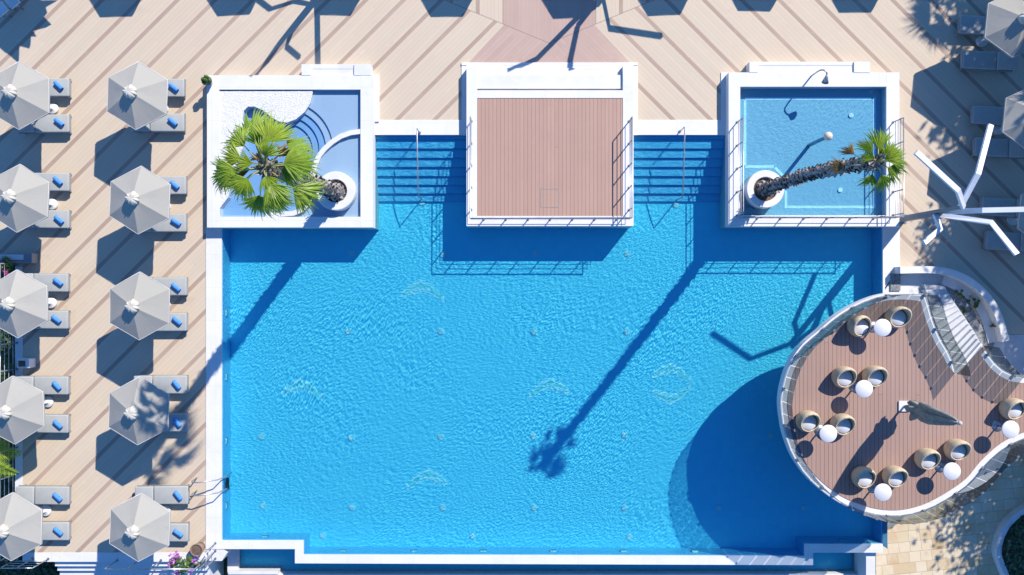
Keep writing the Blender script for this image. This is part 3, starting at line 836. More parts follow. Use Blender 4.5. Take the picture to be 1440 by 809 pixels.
def make_towel():
    t = thing('rolled_towel', '-', 'towel', (0, 0, 0), 'rolled blue towels')
    b = bm_(); prof = []; n = 22
    pts = []
    for k in range(5): pts.append((-.19 + .095 * k, 0, .072))
    tube(b, pts, [.070, .076, .074, .077, .070], 16); obj('roll', b, M['towel'], t)
    for s in (-1, 1):
        b = bm_(); sp = [(s * .193, .052 * math.cos(a) * (1 - a / 16), .072 + .052 * math.sin(a) * (1 - a / 16)) for a in [q * .5 for q in range(26)]]
        tube(b, sp, .007, 4); obj('spiral_end', b, M['towel_dark'], t)
    return t
TW = make_towel(); ftw = [True]
def towel(loc, label, rot):
    if ftw[0]:
        ftw[0] = False; TW.location = loc; TW['label'] = label; TW.rotation_euler = (0, 0, rot); return TW
    return dup(TW, loc, label, rot)

rows = ['topmost', 'second', 'third', 'fourth', 'lowest']
col1 = dict(u=[(27, 134.5), (26, 279), (24.5, 427.5), (19.5, 577), (16.5, 741)], r=[97.5, 97.5, 96, 96.5, 97.5],
            y=[((110, 136), (161, 186)), ((243, 269.5), (296, 321)), ((385, 411), (437, 463)), ((529, 556), (584, 609)), ((685, 710), (734, 761))])
col2 = dict(u=[(193, 134.7), (196.4, 281.5), (196.2, 430.5), (195, 578), (196.4, 742)], r=[259.5, 262, 263, 263.5, 265],
            y=[((111.5, 136), (160, 185)), ((248.5, 272.7), (300.7, 326)), ((390, 416), (440, 466)), ((528.5, 553.6), (581, 608)), ((683, 710), (736, 763))])
for cname, cdat in (('column by the garden', col1), ('column by the pool', col2)):
    for i in range(5):
        ux, uy = cdat['u'][i]
        lab = '%s grey parasol with cream top in the %s' % (rows[i], cname)
        if cname.endswith('pool') and i == 3: lab = 'fourth grey parasol down by the pool, palm shadow across its canopy'
        umb(ux, uy, lab, rnd.uniform(-.05, .05) + (-.04 if i == 0 else 0))
        for j in range(2):
            y0, y1 = cdat['y'][i][j]; yc = (y0 + y1) / 2
            kind = 'flat' if (j == 0 and i >= 3) else 'up'
            q = P(cdat['r'][i], yc, .36); loc = Vector((q.x, q.y, 0))
            where = '%s parasol, %s' % (rows[i], cname)
            lounger(kind, loc, 'grey lounger, %s of the pair under %s' % (('upper', 'lower')[j], where), rnd.uniform(-.012, .012))
            towel(loc + Vector((-.36 + rnd.uniform(-.05, .03), rnd.uniform(-.04, .04), .381)), 'rolled blue towel on %s lounger under %s' % (('upper', 'lower')[j], where), R(-38 + rnd.uniform(-14, 8)))
# shaded side on the right
RL = [(1349, 34, 0), (1353, 83, 0), (1367, 161, 1), (1370, 206, 1), (1380, 290, 2), (1386, 338, 2)]
for i, (px, py, k) in enumerate(RL):
    q = P(px, py, .36); lounger('up', Vector((q.x, q.y, 0)), 'shaded lounger without towel, %s of the pair under %s tree side parasol' % (('upper', 'lower')[i % 2], ('top', 'middle', 'lowest')[k]), PI + R(-3))
for k, (px, py) in enumerate(((1429, 33), (1454, 166), (1476, 302))):
    umb(px, py, 'grey parasol dappled by tree shade, %s of the tree side row' % ('top', 'middle', 'lowest')[k], R(-6))
# parasols standing just past the top of the frame: their shadows lie on the deck
for k, (sx, sy) in enumerate(((162, -22), (326, -24), (471, -24), (628, -22), (799, -20), (932, -24), (1061, -30), (1202, -28))):
    umb(0, 0, 'grey parasol past the deck top whose shadow falls %s from the garden' % words(k), R(30) + rnd.uniform(-.06, .06), at=P(sx + 58, sy + 7 - 73, 0))

# ------------------------------------------------------------------ branching light masts
def make_mast(label, foot_px, branches, w=.20):
    """branches: poles that stand together at the foot and bend out one by one"""
    o = P(*foot_px, 0)
    t = thing('light_mast', label, 'light mast', o, 'branching light masts')
    b = bm_(); box(b, o + Vector((0, 0, .01)), (.36, .36, .02)); obj('base_plate', b, M['steel'], t)
    for (dx, dy, zb), pts in branches:
        f = o + Vector((dx, dy, 0)); k = f + Vector((0, 0, zb))
        b = bm_(); bar(b, [f, k - Vector((0, 0, .02))], .16, .10); obj('stem', b, M['mastdark'], t)
        b = bm_(); bar(b, [k] + pts, w, .10); obj('arm', b, M['mast'], t)
    return t
make_mast('pale branching light mast leaning out beside childrens pool corner', (1268, 308), [
    ((0, .05, 3.95), [P(1375, 245, 4.5), P(1393, 176, 4.2)]), ((-.07, .02, 4.26), [P(1347, 268, 5.33), P(1288, 214, 5.5)]),
    ((.09, 0, 2.9), [P(1382, 296, 4.4), P(1470, 294, 5.0)]), ((.05, -.06, 2.4), [P(1394, 313, 3.6), P(1430, 358, 4.1)]),
    ((-.05, -.07, 2.5), [P(1322, 322, 2.9), P(1299, 342, 3.2)])], .165)
def sh(x, y, h): # a point h above the deck whose shadow falls at plan pixel (x, y)
    return P(x + 27.4 * h, y - 34.5 * h, 0) + Vector((0, 0, h))
make_mast('branching light mast past the top whose shadow crosses palm island edge', (482, -47), [
    ((-.06, .02, 3.2), [sh(376, 86, 4.0), sh(345, 126, 4.9)]), ((.05, .05, 2.7), [sh(403, 66, 3.1), sh(421, 81, 3.4)]),
    ((.07, -.04, 1.5), [sh(446, 20, 1.9), sh(447, 94, 2.6)]), ((-.05, -.06, 1.5), [sh(415, 2, 2.2), sh(380, 13, 2.8), sh(355, -6, 3.1)])], .15)
make_mast('branching light mast past the top whose shadow crosses the stage', (880, -45), [
    ((-.05, .04, 2.4), [sh(803, 80, 3.2), sh(797, 108, 3.6)]), ((.06, .03, 1.6), [sh(813, 24, 2.2), sh(755, 83, 3.2), sh(708, 107, 3.8)]),
    ((.03, -.06, 1.2), [sh(857, 40, 2.5), sh(930, 51, 3.3)])], .17)

# ------------------------------------------------------------------ palms
def fan(bm, o, d, up, Rf, n, rr, spread=2.5, droop=.35):
    """one palmate leaf: n pleated blades round the tip o of its stalk, facing d"""
    d = d.normalized(); s = d.cross(up).normalized(); u = s.cross(d).normalized()
    for k in range(n):
        a = (k / (n - 1) - .5) * spread + rr.uniform(-.03, .03)
        L = Rf * (0.70 + .30 * math.cos(a * .9)) * rr.uniform(.78, 1.1)
        dr = d * math.cos(a) + s * math.sin(a); sd = (s * math.cos(a) - d * math.sin(a))
        dd = droop * rr.uniform(.4, 1.9)
        tw = rr.uniform(-.35, .35)
        prev = None; steps = (0.0, .32, .52, .78, 1.0); ws = (.004, .026, .024, .011, .001)
        for q, w in zip(steps, ws):
            c = o + dr * L * q + u * (.10 * math.sin(q * PI * .6) * Rf - dd * Rf * q ** 3) - d * (0.04 * q)
            wv = (sd * math.cos(tw) + u * math.sin(tw)) * (w * Rf * 1.15)
            ridge = u * (w * .55)
            cur = (bm.verts.new(c - wv - ridge * .5), bm.verts.new(c + ridge), bm.verts.new(c + wv - ridge * .5))
            if prev:
                bm.faces.new((prev[0], prev[1], cur[1], cur[0])); bm.faces.new((prev[1], prev[2], cur[2], cur[1]))
            prev = cur
def palm(label, base, top, nfr, Rf, stalk, seed, ndead=3, r0=.22, r1=.16, boots=420, fronds=None, el=(-.35, 1.2), nb=34, wide=(1.9, 2.5)):
    rr = random.Random(seed)
    base = Vector(base); top = Vector(top)
    t = thing('fan_palm', label, 'palm tree', base, None)
    # trunk
    b = bm_(); pts, rs = [], []
    bow = Vector((rr.uniform(-.2, .2), rr.uniform(-.2, .2), 0))
    for k in range(41):
        f = k / 40; p = base.lerp(top, f) + bow * math.sin(PI * f); pts.append(p); rs.append((r0 * (1 - f) + r1 * f) * (1 + .06 * math.sin(k * 2.3)) + (.10 * (1 - f * 8) if f < .125 else 0))
    tube(b, pts, rs, 14)
    for v in b.verts: v.co += Vector((rr.uniform(-.015, .015), rr.uniform(-.015, .015), 0))
    tk = leafobj('trunk', b, M['bark'], t)
    b = bm_()
    for k in range(boots):
        f = (k + rr.random()) / boots; a = k * 2.399963; i = min(39, int(f * 40)); p = pts[i].lerp(pts[i + 1], f * 40 - i); r = rs[i] * .96
        o = Vector((math.cos(a), math.sin(a), 0)); s = Vector((-o.y, o.x, 0)); L = rr.uniform(.12, .26); w = rr.uniform(.04, .08)
        out = o * rr.uniform(.04, .13) + Vector((0, 0, 1)) * L * rr.choice((1, 1, -.8)); c = p + o * r * .9
        vs = [b.verts.new(c - s * w), b.verts.new(c + s * w), b.verts.new(c + out + s * w * .4), b.verts.new(c + out - s * w * .4), b.verts.new(c + out * .5 + o * .03)]
        b.faces.new((vs[0], vs[1], vs[4])); b.faces.new((vs[1], vs[2], vs[4])); b.faces.new((vs[2], vs[3], vs[4])); b.faces.new((vs[3], vs[0], vs[4]))
    lb = leafobj('old_leaf_bases', b, M['boot'], tk); lb['kind'] = 'stuff'
    # crown
    lst = fronds or [(k * 2.399963 + rr.uniform(-.3, .3), el[0] + (el[1] - el[0]) * ((k + .5) / nfr) ** .9 + rr.uniform(-.1, .1), rr.uniform(.85, 1.1)) for k in range(nfr)]
    for az, e, sc in lst:
        dirv = Vector((math.cos(az) * math.cos(e), math.sin(az) * math.cos(e), math.sin(e)))
        st = stalk * sc; up = Vector((0, 0, 1))
        if abs(dirv.z) > .97: up = Vector((math.cos(az), math.sin(az), 0))
        mid = top + dirv * st * .6 + Vector((0, 0, .05)); tip = top + dirv * st - Vector((0, 0, .02))
        b = bm_(); tube(b, [top - Vector((0, 0, .1)), mid, tip], [.025, .018, .012], 5); stk = leafobj('leaf_stalk', b, M['petiole'], t)
        d2 = (dirv + Vector((0, 0, -.35 - .25 * max(0, e)))).normalized()
        b = bm_(); fan(b, tip, d2, (up + Vector((rr.uniform(-.3, .3), rr.uniform(-.3, .3), 0))).normalized(), Rf * sc, nb, rr, rr.uniform(*wide), rr.uniform(.2, .42)); leafobj('frond', b, M['palm'], stk)
    for k in range(ndead):
        az = rr.uniform(0, 6.28); dirv = Vector((math.cos(az) * .7, math.sin(az) * .7, -.75)).normalized()
        if k == 0: dirv = Vector((-.9, .0, -.45)).normalized()
        tip = top - Vector((0, 0, .25)) + dirv * .6
        b = bm_(); tube(b, [top - Vector((0, 0, .25)), tip], [.02, .012], 5); stk = leafobj('dead_stalk', b, M['boot'], t)
        b = bm_(); fan(b, tip, dirv, Vector((0, 0, 1)), Rf * .75, 20, rr, 1.2, .1); leafobj('dead_frond', b, M['palmyellow'], stk)
    return t
rr1 = random.Random(77)
fr1 = [(k * 2 * PI / 10 + rr1.uniform(-.22, .22), rr1.uniform(-.5, .1), rr1.uniform(.8, 1.12)) for k in range(10)]
fr1 += [(.3 + k * 2 * PI / 8 + rr1.uniform(-.3, .3), rr1.uniform(.25, .65), rr1.uniform(.66, .88)) for k in range(8)]
fr1 += [(1.0 + k * 2 * PI / 3 + rr1.uniform(-.4, .4), rr1.uniform(.8, 1.15), rr1.uniform(.5, .65)) for k in range(3)]
PALM1 = palm('leafy fan palm with broad green crown rising from palm island', Vector((PL1.x, PL1.y, .45)), P(371, 235, 10.0), 19, .98, .84, 11, 3, .25, .2, 420, wide=(1.45, 2.2), fronds=fr1, nb=34)
fr2 = [(R(80), .15, 1.0), (R(40), .5, .8), (R(5), .1, 1.0), (R(-20), .0, .95), (R(-60), -.1, .95), (R(-95), -.35, .8), (R(120), .35, .8), (R(150), .9, .6), (R(60), -.2, .8), (R(20), .9, .7)]
PALM2 = palm('slender palm leaning over childrens pool with small tufted crown', Vector((PL2.x, PL2.y, .45)), P(1231, 229, 10.0), 10, .70, .36, 23, 5, .19, .135, 560, fronds=fr2, nb=26, wide=(1.2, 1.9))

def pinnate(px, py, z, az, L, label):
    p = P(px, py, z); t = thing('date_palm', label, 'palm tree', (p.x, p.y, -2))
    b = bm_(); tube(b, [(p.x, p.y, -2), (p.x, p.y, z)], [.3, .24], 12); obj('trunk', b, M['bark'], t)
    rr = random.Random(4)
    for k in range(20):
        a = az + (k - 1.5) * .42 if k < 4 else rr.uniform(.9, 5.4); Lk = L * rr.uniform(.9, 1.05)
        d_ = Vector((math.cos(a), math.sin(a), 0)); s = Vector((-d_.y, d_.x, 0))
        pts = [Vector((p.x, p.y, z)) + d_ * Lk * f + Vector((0, 0, .6 * math.sin(f * 2.2) * Lk * .35 - .25 * f * f * Lk)) for f in [q / 12 for q in range(13)]]
        b = bm_(); tube(b, pts, [.03 - .002 * q for q in range(13)], 5)
        for q in range(44):
            f = .12 + .88 * q / 44; i = min(11, int(f * 12)); c = pts[i].lerp(pts[i + 1], f * 12 - i)
            for sg in (-1, 1):
                ll = .52 * math.sin(PI * min(1, f * .75 + .22)) * rr.uniform(.85, 1.1) + .06
                e_ = c + (s * sg * .75 + d_ * .65) * ll + Vector((0, 0, -.1 * ll + rr.uniform(-.03, .06)))
                w = d_ * .022; m_ = c.lerp(e_, .5) + Vector((0, 0, .04))
                v = [b.verts.new(c - w * .4), b.verts.new(c + w * .4), b.verts.new(m_ + w), b.verts.new(m_ - w), b.verts.new(e_)]
                b.faces.new((v[0], v[1], v[2], v[3])); b.faces.new((v[3], v[2], v[4]))
        leafobj('frond', b, M['palm'], t)
pinnate(-42, 632, 1.2, 0.12, 2.0, 'feather leaved palm poking in over the garden railing')

# ------------------------------------------------------------------ leafy plants
def foliage(bm, c, rad, n, size, rr, flat=1.0):
    c = Vector(c)
    clumps = [(c + Vector((rr.gauss(0, .5), rr.gauss(0, .5), rr.gauss(0, .42) * flat)) * rad, rad * rr.uniform(.22, .42)) for _ in range(max(5, n // 45))]
    for k in range(n):
        cc, cr = clumps[rr.randrange(len(clumps))]
        v = Vector((rr.gauss(0, 1), rr.gauss(0, 1), rr.gauss(0, 1))).normalized() * cr * rr.random() ** .45
        p = cc + v
        nrm = (v.normalized() + Vector((rr.gauss(0, .5), rr.gauss(0, .5), .6))).normalized()
        a = nrm.orthogonal().normalized(); q = Quaternion(nrm, rr.uniform(0, 6.28)); a = q @ a; bb = nrm.cross(a)
        s = size * rr.uniform(.7, 1.3)
        vs = [bm.verts.new(p + a * s), bm.verts.new(p + bb * s * .45), bm.verts.new(p - a * s), bm.verts.new(p - bb * s * .45)]
        bm.faces.new(vs)
def tree(label, loc, zc, rad, seed, n=2600, mat='leaf', size=.13):
    rr = random.Random(seed); loc = Vector(loc)
    t = thing('shade_tree', label, 'tree', loc, 'trees beyond the deck')
    b = bm_(); tube(b, [loc, loc + Vector((.1, 0, zc * .4)), loc + Vector((.0, .1, zc))], [.22, .16, .08], 10); tk = obj('trunk', b, M['bark'], t)
    for k in range(6):
        a = k * 1.05 + rr.random(); b = bm_(); tube(b, [loc + Vector((.05, 0, zc * rr.uniform(.45, .75))), loc + Vector((math.cos(a) * rad * .4, math.sin(a) * rad * .4, zc * .9)), loc + Vector((math.cos(a) * rad * .8, math.sin(a) * rad * .8, zc + rr.uniform(-.2, .6)))], [.09, .06, .025], 6); obj('limb', b, M['bark'], tk)
    b = bm_(); foliage(b, loc + Vector((0, 0, zc)), rad, n, size, rr, .8); leafobj('crown', b, M[mat], t)
    return t
def under(sx, sy, h): # foot of something of height h whose shadow falls at plan pixel (sx, sy)
    return P(sx + 27.4 * h, sy - 34.5 * h, 0)
palm('tall fan palm past the top corner, casting ragged shade', under(1345, -10, 6.2), under(1345, -10, 6.2) + Vector((0, 0, 6.2)), 26, 1.0, .9, 5, 2, .22, .18, 120, nb=26)
palm('second fan palm behind the parasols, casting ragged shade', under(1372, 222, 6.0), under(1372, 222, 6.0) + Vector((0, 0, 6.0)), 12, .8, .8, 6, 2, .22, .18, 120, nb=26)
tree('dense leafy tree behind the top shaded parasol', under(1466, 5, 6.6), 6.6, 2.5, 31, 11000, 'leafdark', size=.21)
tree('dense leafy tree behind the middle shaded parasol', under(1456, 148, 6.8), 6.8, 2.3, 32, 10000, 'leafdark', size=.21)
tree('dense leafy tree behind the lowest shaded parasol', under(1474, 262, 6.8), 6.8, 2.6, 36, 11000, 'leafdark', size=.21)
tree('leafy tree whose dappled shade reaches the curved parapet', under(1350, 366, 6.5), 6.5, 1.9, 33, 1900, 'leafdark')
tree('leafy tree whose shade covers lower loungers', under(1430, 372, 6.6), 6.6, 2.2, 35, 7500, 'leafdark', size=.19)
tree('leafy tree whose shade covers the paving beside parapet', under(1458, 475, 6.6), 6.6, 1.9, 38, 4500, 'leafdark', size=.15)
tree('leafy tree beside the sandstone path', under(1500, 650, 4.6) + Vector((0, 0, -2)), 6.0, 2.6, 34, 7500, 'leafdark', size=.14)
tree('leafy tree beyond the planting bed kerb', under(1512, 752, 4.6) + Vector((0, 0, -2)), 6.0, 2.6, 37, 6500, 'leafdark', size=.14)

# ------------------------------------------------------------------ round terrace
ZT = 2.5
outer_px = [(1343, 522), (1337, 501), (1323, 477), (1313, 453), (1307, 433), (1303, 414), (1267, 411.5), (1236, 415), (1204.6, 427), (1176, 444), (1150, 466), (1129, 484), (1112, 508), (1102, 536), (1097.5, 562), (1099, 585), (1104, 612), (1117, 645), (1141, 677), (1178, 706), (1222, 723), (1262, 727), (1300, 719), (1334, 702), (1365, 680), (1386, 655), (1412, 632), (1440, 618), (1490, 600), (1520, 560), (1500, 533), (1440, 529), (1417, 524), (1397, 508), (1380, 482), (1357, 508)]
def smooth(pts, closed, sharp=(), n=4):
    out = []; N = len(pts)
    for i in range(N if closed else N - 1):
        p0, p1, p2, p3 = [pts[(i + k) % N] if closed else pts[max(0, min(N - 1, i + k))] for k in (-1, 0, 1, 2)]
        if i in sharp: p0 = p1
        if (i + 1) % N in sharp: p3 = p2
        for k in range(n):
            t_ = k / n
            out.append(tuple(.5 * (2 * p1[j] + (p2[j] - p0[j]) * t_ + (2 * p0[j] - 5 * p1[j] + 4 * p2[j] - p3[j]) * t_ ** 2 + (3 * p1[j] - p0[j] - 3 * p2[j] + p3[j]) * t_ ** 3) for j in range(2)))
    if not closed: out.append(tuple(pts[-1]))
    return out
sharp = {0, 5, 34, 35}
sm = smooth(outer_px, True, sharp)
ring = P2(sm, ZT)
def area(p): return sum(p[i][0] * p[(i + 1) % len(p)][1] - p[(i + 1) % len(p)][0] * p[i][1] for i in range(len(p))) / 2
if area(ring) < 0: sgn_in = -1
else: sgn_in = 1
def inset(p, dist):
    out = []; N = len(p)
    for i in range(N):
        a = (p[i] - p[i - 1]).normalized(); c = (p[(i + 1) % N] - p[i]).normalized()
        n1 = Vector((-a.y, a.x, 0)) * sgn_in; n2 = Vector((-c.y, c.x, 0)) * sgn_in
        nn = n1 + n2; nn = nn.normalized() if nn.length > 1e-6 else n1
        k = max(.5, nn.dot(n1)); out.append(p[i] + nn * dist / k)
    return out
t = thing('round_terrace', 'raised round terrace of brown boards with white rim over the pool', 'terrace', P(1262, 570, ZT) * 1.0)
b = bm_(); prism(b, ring, ZT - .38, ZT); obj('slab', b, M['render'], t)
ins = inset(ring, .24)
ins = ins[3: 18] + P2([(1294, 423.5)], ZT) + ins[23: 33 * 4 + 3] + P2([(1386, 492), (1381, 488), (1360, 511), (1344, 527), (1337, 519)], ZT)
b = bm_(); prism(b, ins, ZT + .001, ZT + .02); obj('board_floor', b, M['brown'], t)
cc = P(1290, 590, 0)
b = bm_(); lathe(b, [(2.3, -2.0), (2.3, ZT - .385)], 40, (cc.x, cc.y, 0)); obj('support_drum', b, M['white'], t)
# glass balustrade
def glass_run(name, label, path, gname):
    t = thing(name, label, 'glass railing', path[0], None)
    seg = [(path[i + 1] - path[i]).length for i in range(len(path) - 1)]; tot = sum(seg)
    n = int(round(tot / .43))
    def at(s):
        for i, l in enumerate(seg):
            if s <= l or i == len(seg) - 1: return path[i].lerp(path[i + 1], min(1, s / max(l, 1e-6)))
            s -= l
    gap = .014
    for k in range(n):
        a = at(tot * k / n + gap); c = at(tot * (k + 1) / n - gap)
        d_ = (c - a).normalized(); nn = Vector((-d_.y, d_.x, 0)) * .006
        b = bm_(); prism(b, [a + nn, c + nn, c - nn, a - nn], ZT + .03, ZT + 1.02)
        g = obj('glass_panel', b, M['glass'], t)
        b = bm_(); m_ = at(tot * (k + 1) / n - .005); rot = Matrix((( d_.x, -d_.y, 0), (d_.y, d_.x, 0), (0, 0, 1)))
        box(b, (m_.x, m_.y, ZT + 1.0), (.08, .035, .06), rot); obj('clamp', b, M['steel'], g)
        if k % 3 == 0:
            b = bm_(); box(b, (m_.x, m_.y, ZT + .06), (.10, .06, .12), rot); obj('foot_clamp', b, M['steel'], g)
gi = inset(ring, .05)
# ring index: first outer point -> 0, each px point = 4 samples
run1 = gi[0: 30 * 4 + 1]; run2 = gi[31 * 4: 34 * 4 + 1]
glass_run('glass_railing', 'long smoked glass railing curving round the terrace edge', run1, '')
glass_run('glass_railing', 'short smoked glass railing beside the stair and gravel bed', run2[::-1], '')

# staircase
Lc = smooth([(1344, 520), (1338, 500), (1325, 474), (1314, 448), (1307, 424), (1300, 400)], False, (), 4)
Rc = smooth([(1379, 482), (1370, 466), (1358, 448), (1347, 432), (1337, 417), (1328, 402)], False, (), 4)
t = thing('staircase', 'white winding staircase from the deck up to round terrace', 'staircase', P(1315, 404, 0))
NS = 13
def curve_at(c, f):
    x = f * (len(c) - 1); i = min(len(c) - 2, int(x)); g = x - i; return (c[i][0] * (1 - g) + c[i + 1][0] * g, c[i][1] * (1 - g) + c[i + 1][1] * g)
for i in range(NS):
    f0 = i / NS; f1 = (i + 1) / NS; z = ZT - .17 - i * (ZT - .17) / NS * 1.0
    zz = z + .02
    pl = [P(*curve_at(Lc, f0), zz), P(*curve_at(Rc, f0), zz), P(*curve_at(Rc, f1), zz), P(*curve_at(Lc, f1), zz)]
    b = bm_(); prism(b, pl, max(-.1, z - .35), z); obj('step', b, M['offwhite'], t)
# landing, parapet, gravel bed at the foot of the stair
b = bm_(); prism(b, P2([(1265, 376), (1320, 376), (1352, 386), (1378, 404), (1398, 428), (1406, 446), (1413, 470), (1413, 500), (1380, 560), (1243, 560), (1243.5, 410)], 0), -.3, -.004); struct('stair_landing', b, M['white'], 'white landing at the foot of the stair')
b = bm_(); prism(b, P2([(1413.5, 470.5), (1700, 470.5), (1700, 560), (1380.5, 560), (1413.5, 500)], 0), -.3, -.006); struct('side_paving', b, M['offwhite'], 'grey stone paving beside the curved parapet')
par = smooth([(1266, 380), (1318, 380), (1352, 389), (1379, 407), (1398, 431), (1409, 457), (1415, 480)], False, (), 4)
pp = P2(par, .5); L_, R_ = [], []
for i, p in enumerate(pp):
    tn = (pp[min(i + 1, len(pp) - 1)] - pp[max(i - 1, 0)]).normalized(); nn = Vector((-tn.y, tn.x, 0)); L_.append(p + nn * .13); R_.append(p - nn * .13)
b = bm_(); prism(b, L_ + R_[::-1], -.2, .5); tag(obj('parapet', b, M['white']), 'low curved white parapet between dark deck and stair', 'wall')
pp2 = [R_[i] for i in range(len(R_))]
b = bm_(); q = P2(par[6:], .2); qi = []
L2 = [p - Vector((0, 0, 0)) for p in R_[6:]]
for i, p in enumerate(L2):
    tn = (L2[min(i + 1, len(L2) - 1)] - L2[max(i - 1, 0)]).normalized(); qi.append(p - Vector((-tn.y, tn.x, 0)) * .34)
prism(b, L2 + qi[::-1], -.2, .16); tag(obj('seat_ledge', b, M['white']), 'lower white ledge along the inner side of curved parapet', 'ledge')
gb = [(1327, 396), (1340, 399), (1358, 408), (1372, 424), (1385, 444), (1394, 464), (1400, 484), (1392, 500), (1376, 486), (1362, 464), (1348, 440), (1336, 420)]
b = bm_(); prism(b, P2(gb, .2), -.003, .12); o = obj('gravel_bed', b, M['gravel']); tag(o, 'grey gravel bed between the stair and curved ledge', 'gravel bed')
b = bm_(); rr = random.Random(3); gp = P2([(1366, 418), (1376, 428), (1386, 446), (1393, 462), (1398, 476), (1392, 470), (1380, 452), (1370, 436)], .2)
xs = [p[0] for p in gp]; ys = [p[1] for p in gp]
for k in range(2500):
    x = rr.uniform(min(xs), max(xs)); y = rr.uniform(min(ys), max(ys))
    if inside((x, y), gp):
        r = rr.uniform(.02, .05); bmesh.ops.create_icosphere(b, subdivisions=1, radius=1, matrix=Matrix.Translation((x, y, .13)) @ Matrix.Rotation(rr.random() * 3, 4, 'Z') @ Matrix.Diagonal((r, r * .7, r * .6, 1)))
o = leafobj('tan_pebbles', b, M['tanstone']); o['kind'] = 'stuff'; o['label'] = 'tan pebbles in the gravel bed'
for i, (x, y, r) in enumerate(((1350, 412, .14), (1367, 420, .16), (1371, 428, .12), (1352, 436, .12), (1401, 456, .16))):
    p = P(x, y, .15); t = thing('garden_plant', 'small green plant in the gravel bed, %s from the stair foot' % words(i), 'plant', (p.x, p.y, .12), 'small plants in the gravel bed')
    b = bm_(); foliage(b, (p.x, p.y, .28), r, 60, .07, rr, .7); leafobj('leaves', b, M['leaf'], t)
    b = bm_(); tube(b, [(p.x, p.y, .1), (p.x, p.y, .3)], .012, 5); obj('stem', b, M['bark'], t)
b = bm_(); prism(b, rect(1252, 385, 1266, 409, 0.03), .0, .05); tag(obj('drain_grate', b, M['gravel']), 'grey gravel drain slot beside the pool coping and stair', 'drain')

# terrace furniture
def make_chair():
    t = thing('tub_chair', '-', 'chair', (0, 0, 0), 'wicker tub chairs on the round terrace')
    n = 40; b = bm_()
    def rim(a):  # back is at +y
        f = .5 + .5 * math.sin(a); return .40 + .42 * f ** 1.3
    rows_ = []
    prof = [(.0, .33), (.06, .37), (.25, .41), (.5, .43), (.78, .42), (1.0, .385)]
    for s, r in prof: rows_.append([b.verts.new((r * math.cos(2 * PI * k / n), r * math.sin(2 * PI * k / n) * 1.0 + .0, s * rim(2 * PI * k / n))) for k in range(n)])
    for s, r in ((1.0, .33), (.75, .345), (.5, .34), (.35, .33)):
        rows_.append([b.verts.new((r * math.cos(2 * PI * k / n), r * math.sin(2 * PI * k / n) - .02, max(.30, s * rim(2 * PI * k / n)) if s < .9 else s * rim(2 * PI * k / n))) for k in range(n)])
    for l in range(len(rows_) - 1):
        for k in range(n):
            f = b.faces.new((rows_[l][k], rows_[l][(k + 1) % n], rows_[l + 1][(k + 1) % n], rows_[l + 1][k])); f.smooth = True
    b.faces.new(rows_[0][::-1]); b.faces.new(rows_[-1])
    obj('wicker_shell', b, M['wicker'], t)
    b = bm_(); lathe(b, [(0, .31), (.27, .31), (.295, .34), (.295, .39), (.27, .42), (0, .425)], 32, (0, -.03, 0)); obj('seat_cushion', b, M['white'], t)
    return t
CH = make_chair()
CH.scale = (.9, .9, .92)
chairs = [(1213, 459.5, 35), (1267, 447, -10), (1191, 532, 5), (1234.4, 531, 0), (1140, 594.5, 10), (1189, 599, 5), (1309, 648, 10), (1351, 635, 0), (1219, 674, 20), (1263, 673, 5), (1430, 577, 20)]
chl = ['wicker tub chair left of the table nearest the stair, open toward table', 'wicker tub chair closest to the stair', 'wicker tub chair left of second table, toward the pool', 'wicker tub chair right of second table, above it',
       'wicker tub chair nearest the pool glass railing', 'wicker tub chair right of the table nearest pool railing', 'wicker tub chair left of table under folded umbrella tip', 'wicker tub chair below the folded umbrella tip, above its table',
       'wicker tub chair left of the lowest table, in umbrella shadow', 'wicker tub chair right of the lowest table', 'wicker tub chair cut by the right picture edge']
for i, ((x, y, a), lb) in enumerate(zip(chairs, chl)):
    p = P(x - 1, y - .5, ZT + .5); loc = Vector((p.x, p.y, ZT + .021))
    if i == 0: CH.location = loc; CH['label'] = lb; CH.rotation_euler = (0, 0, R(a))
    else: dup(CH, loc, lb, R(a))
def make_table():
    t = thing('round_table', '-', 'table', (0, 0, 0), 'round white tables on the terrace')
    b = bm_(); lathe(b, [(0, .70), (.29, .70), (.30, .71), (.30, .73), (.29, .74), (0, .74)], 40); obj('table_top', b, M['white'], t)
    b = bm_(); tube(b, [(0, 0, .02), (0, 0, .70)], .03, 10); obj('stem', b, M['steel'], t)
    b = bm_(); lathe(b, [(0, 0), (.2, 0), (.2, .015), (.05, .03), (0, .03)], 24); obj('foot', b, M['steel'], t)
    return t
TB = make_table()
tabs = [(1241, 461), (1215, 547), (1164.6, 610), (1338.5, 663), (1241.4, 692.6), (1421, 604)]
tbl = ['round white table between the two chairs nearest the stair', 'round white table of the second group from the stair', 'round white table closest to the pool glass railing', 'round white table below the folded umbrella tip', 'round white table nearest the bottom of the terrace', 'round white table at the right picture edge']
for i, ((x, y), lb) in enumerate(zip(tabs, tbl)):
    p = P(x, y, ZT + .74); loc = Vector((p.x, p.y, ZT + .021))
    if i == 0: TB.location = loc; TB['label'] = lb
    else: dup(TB, loc, lb)
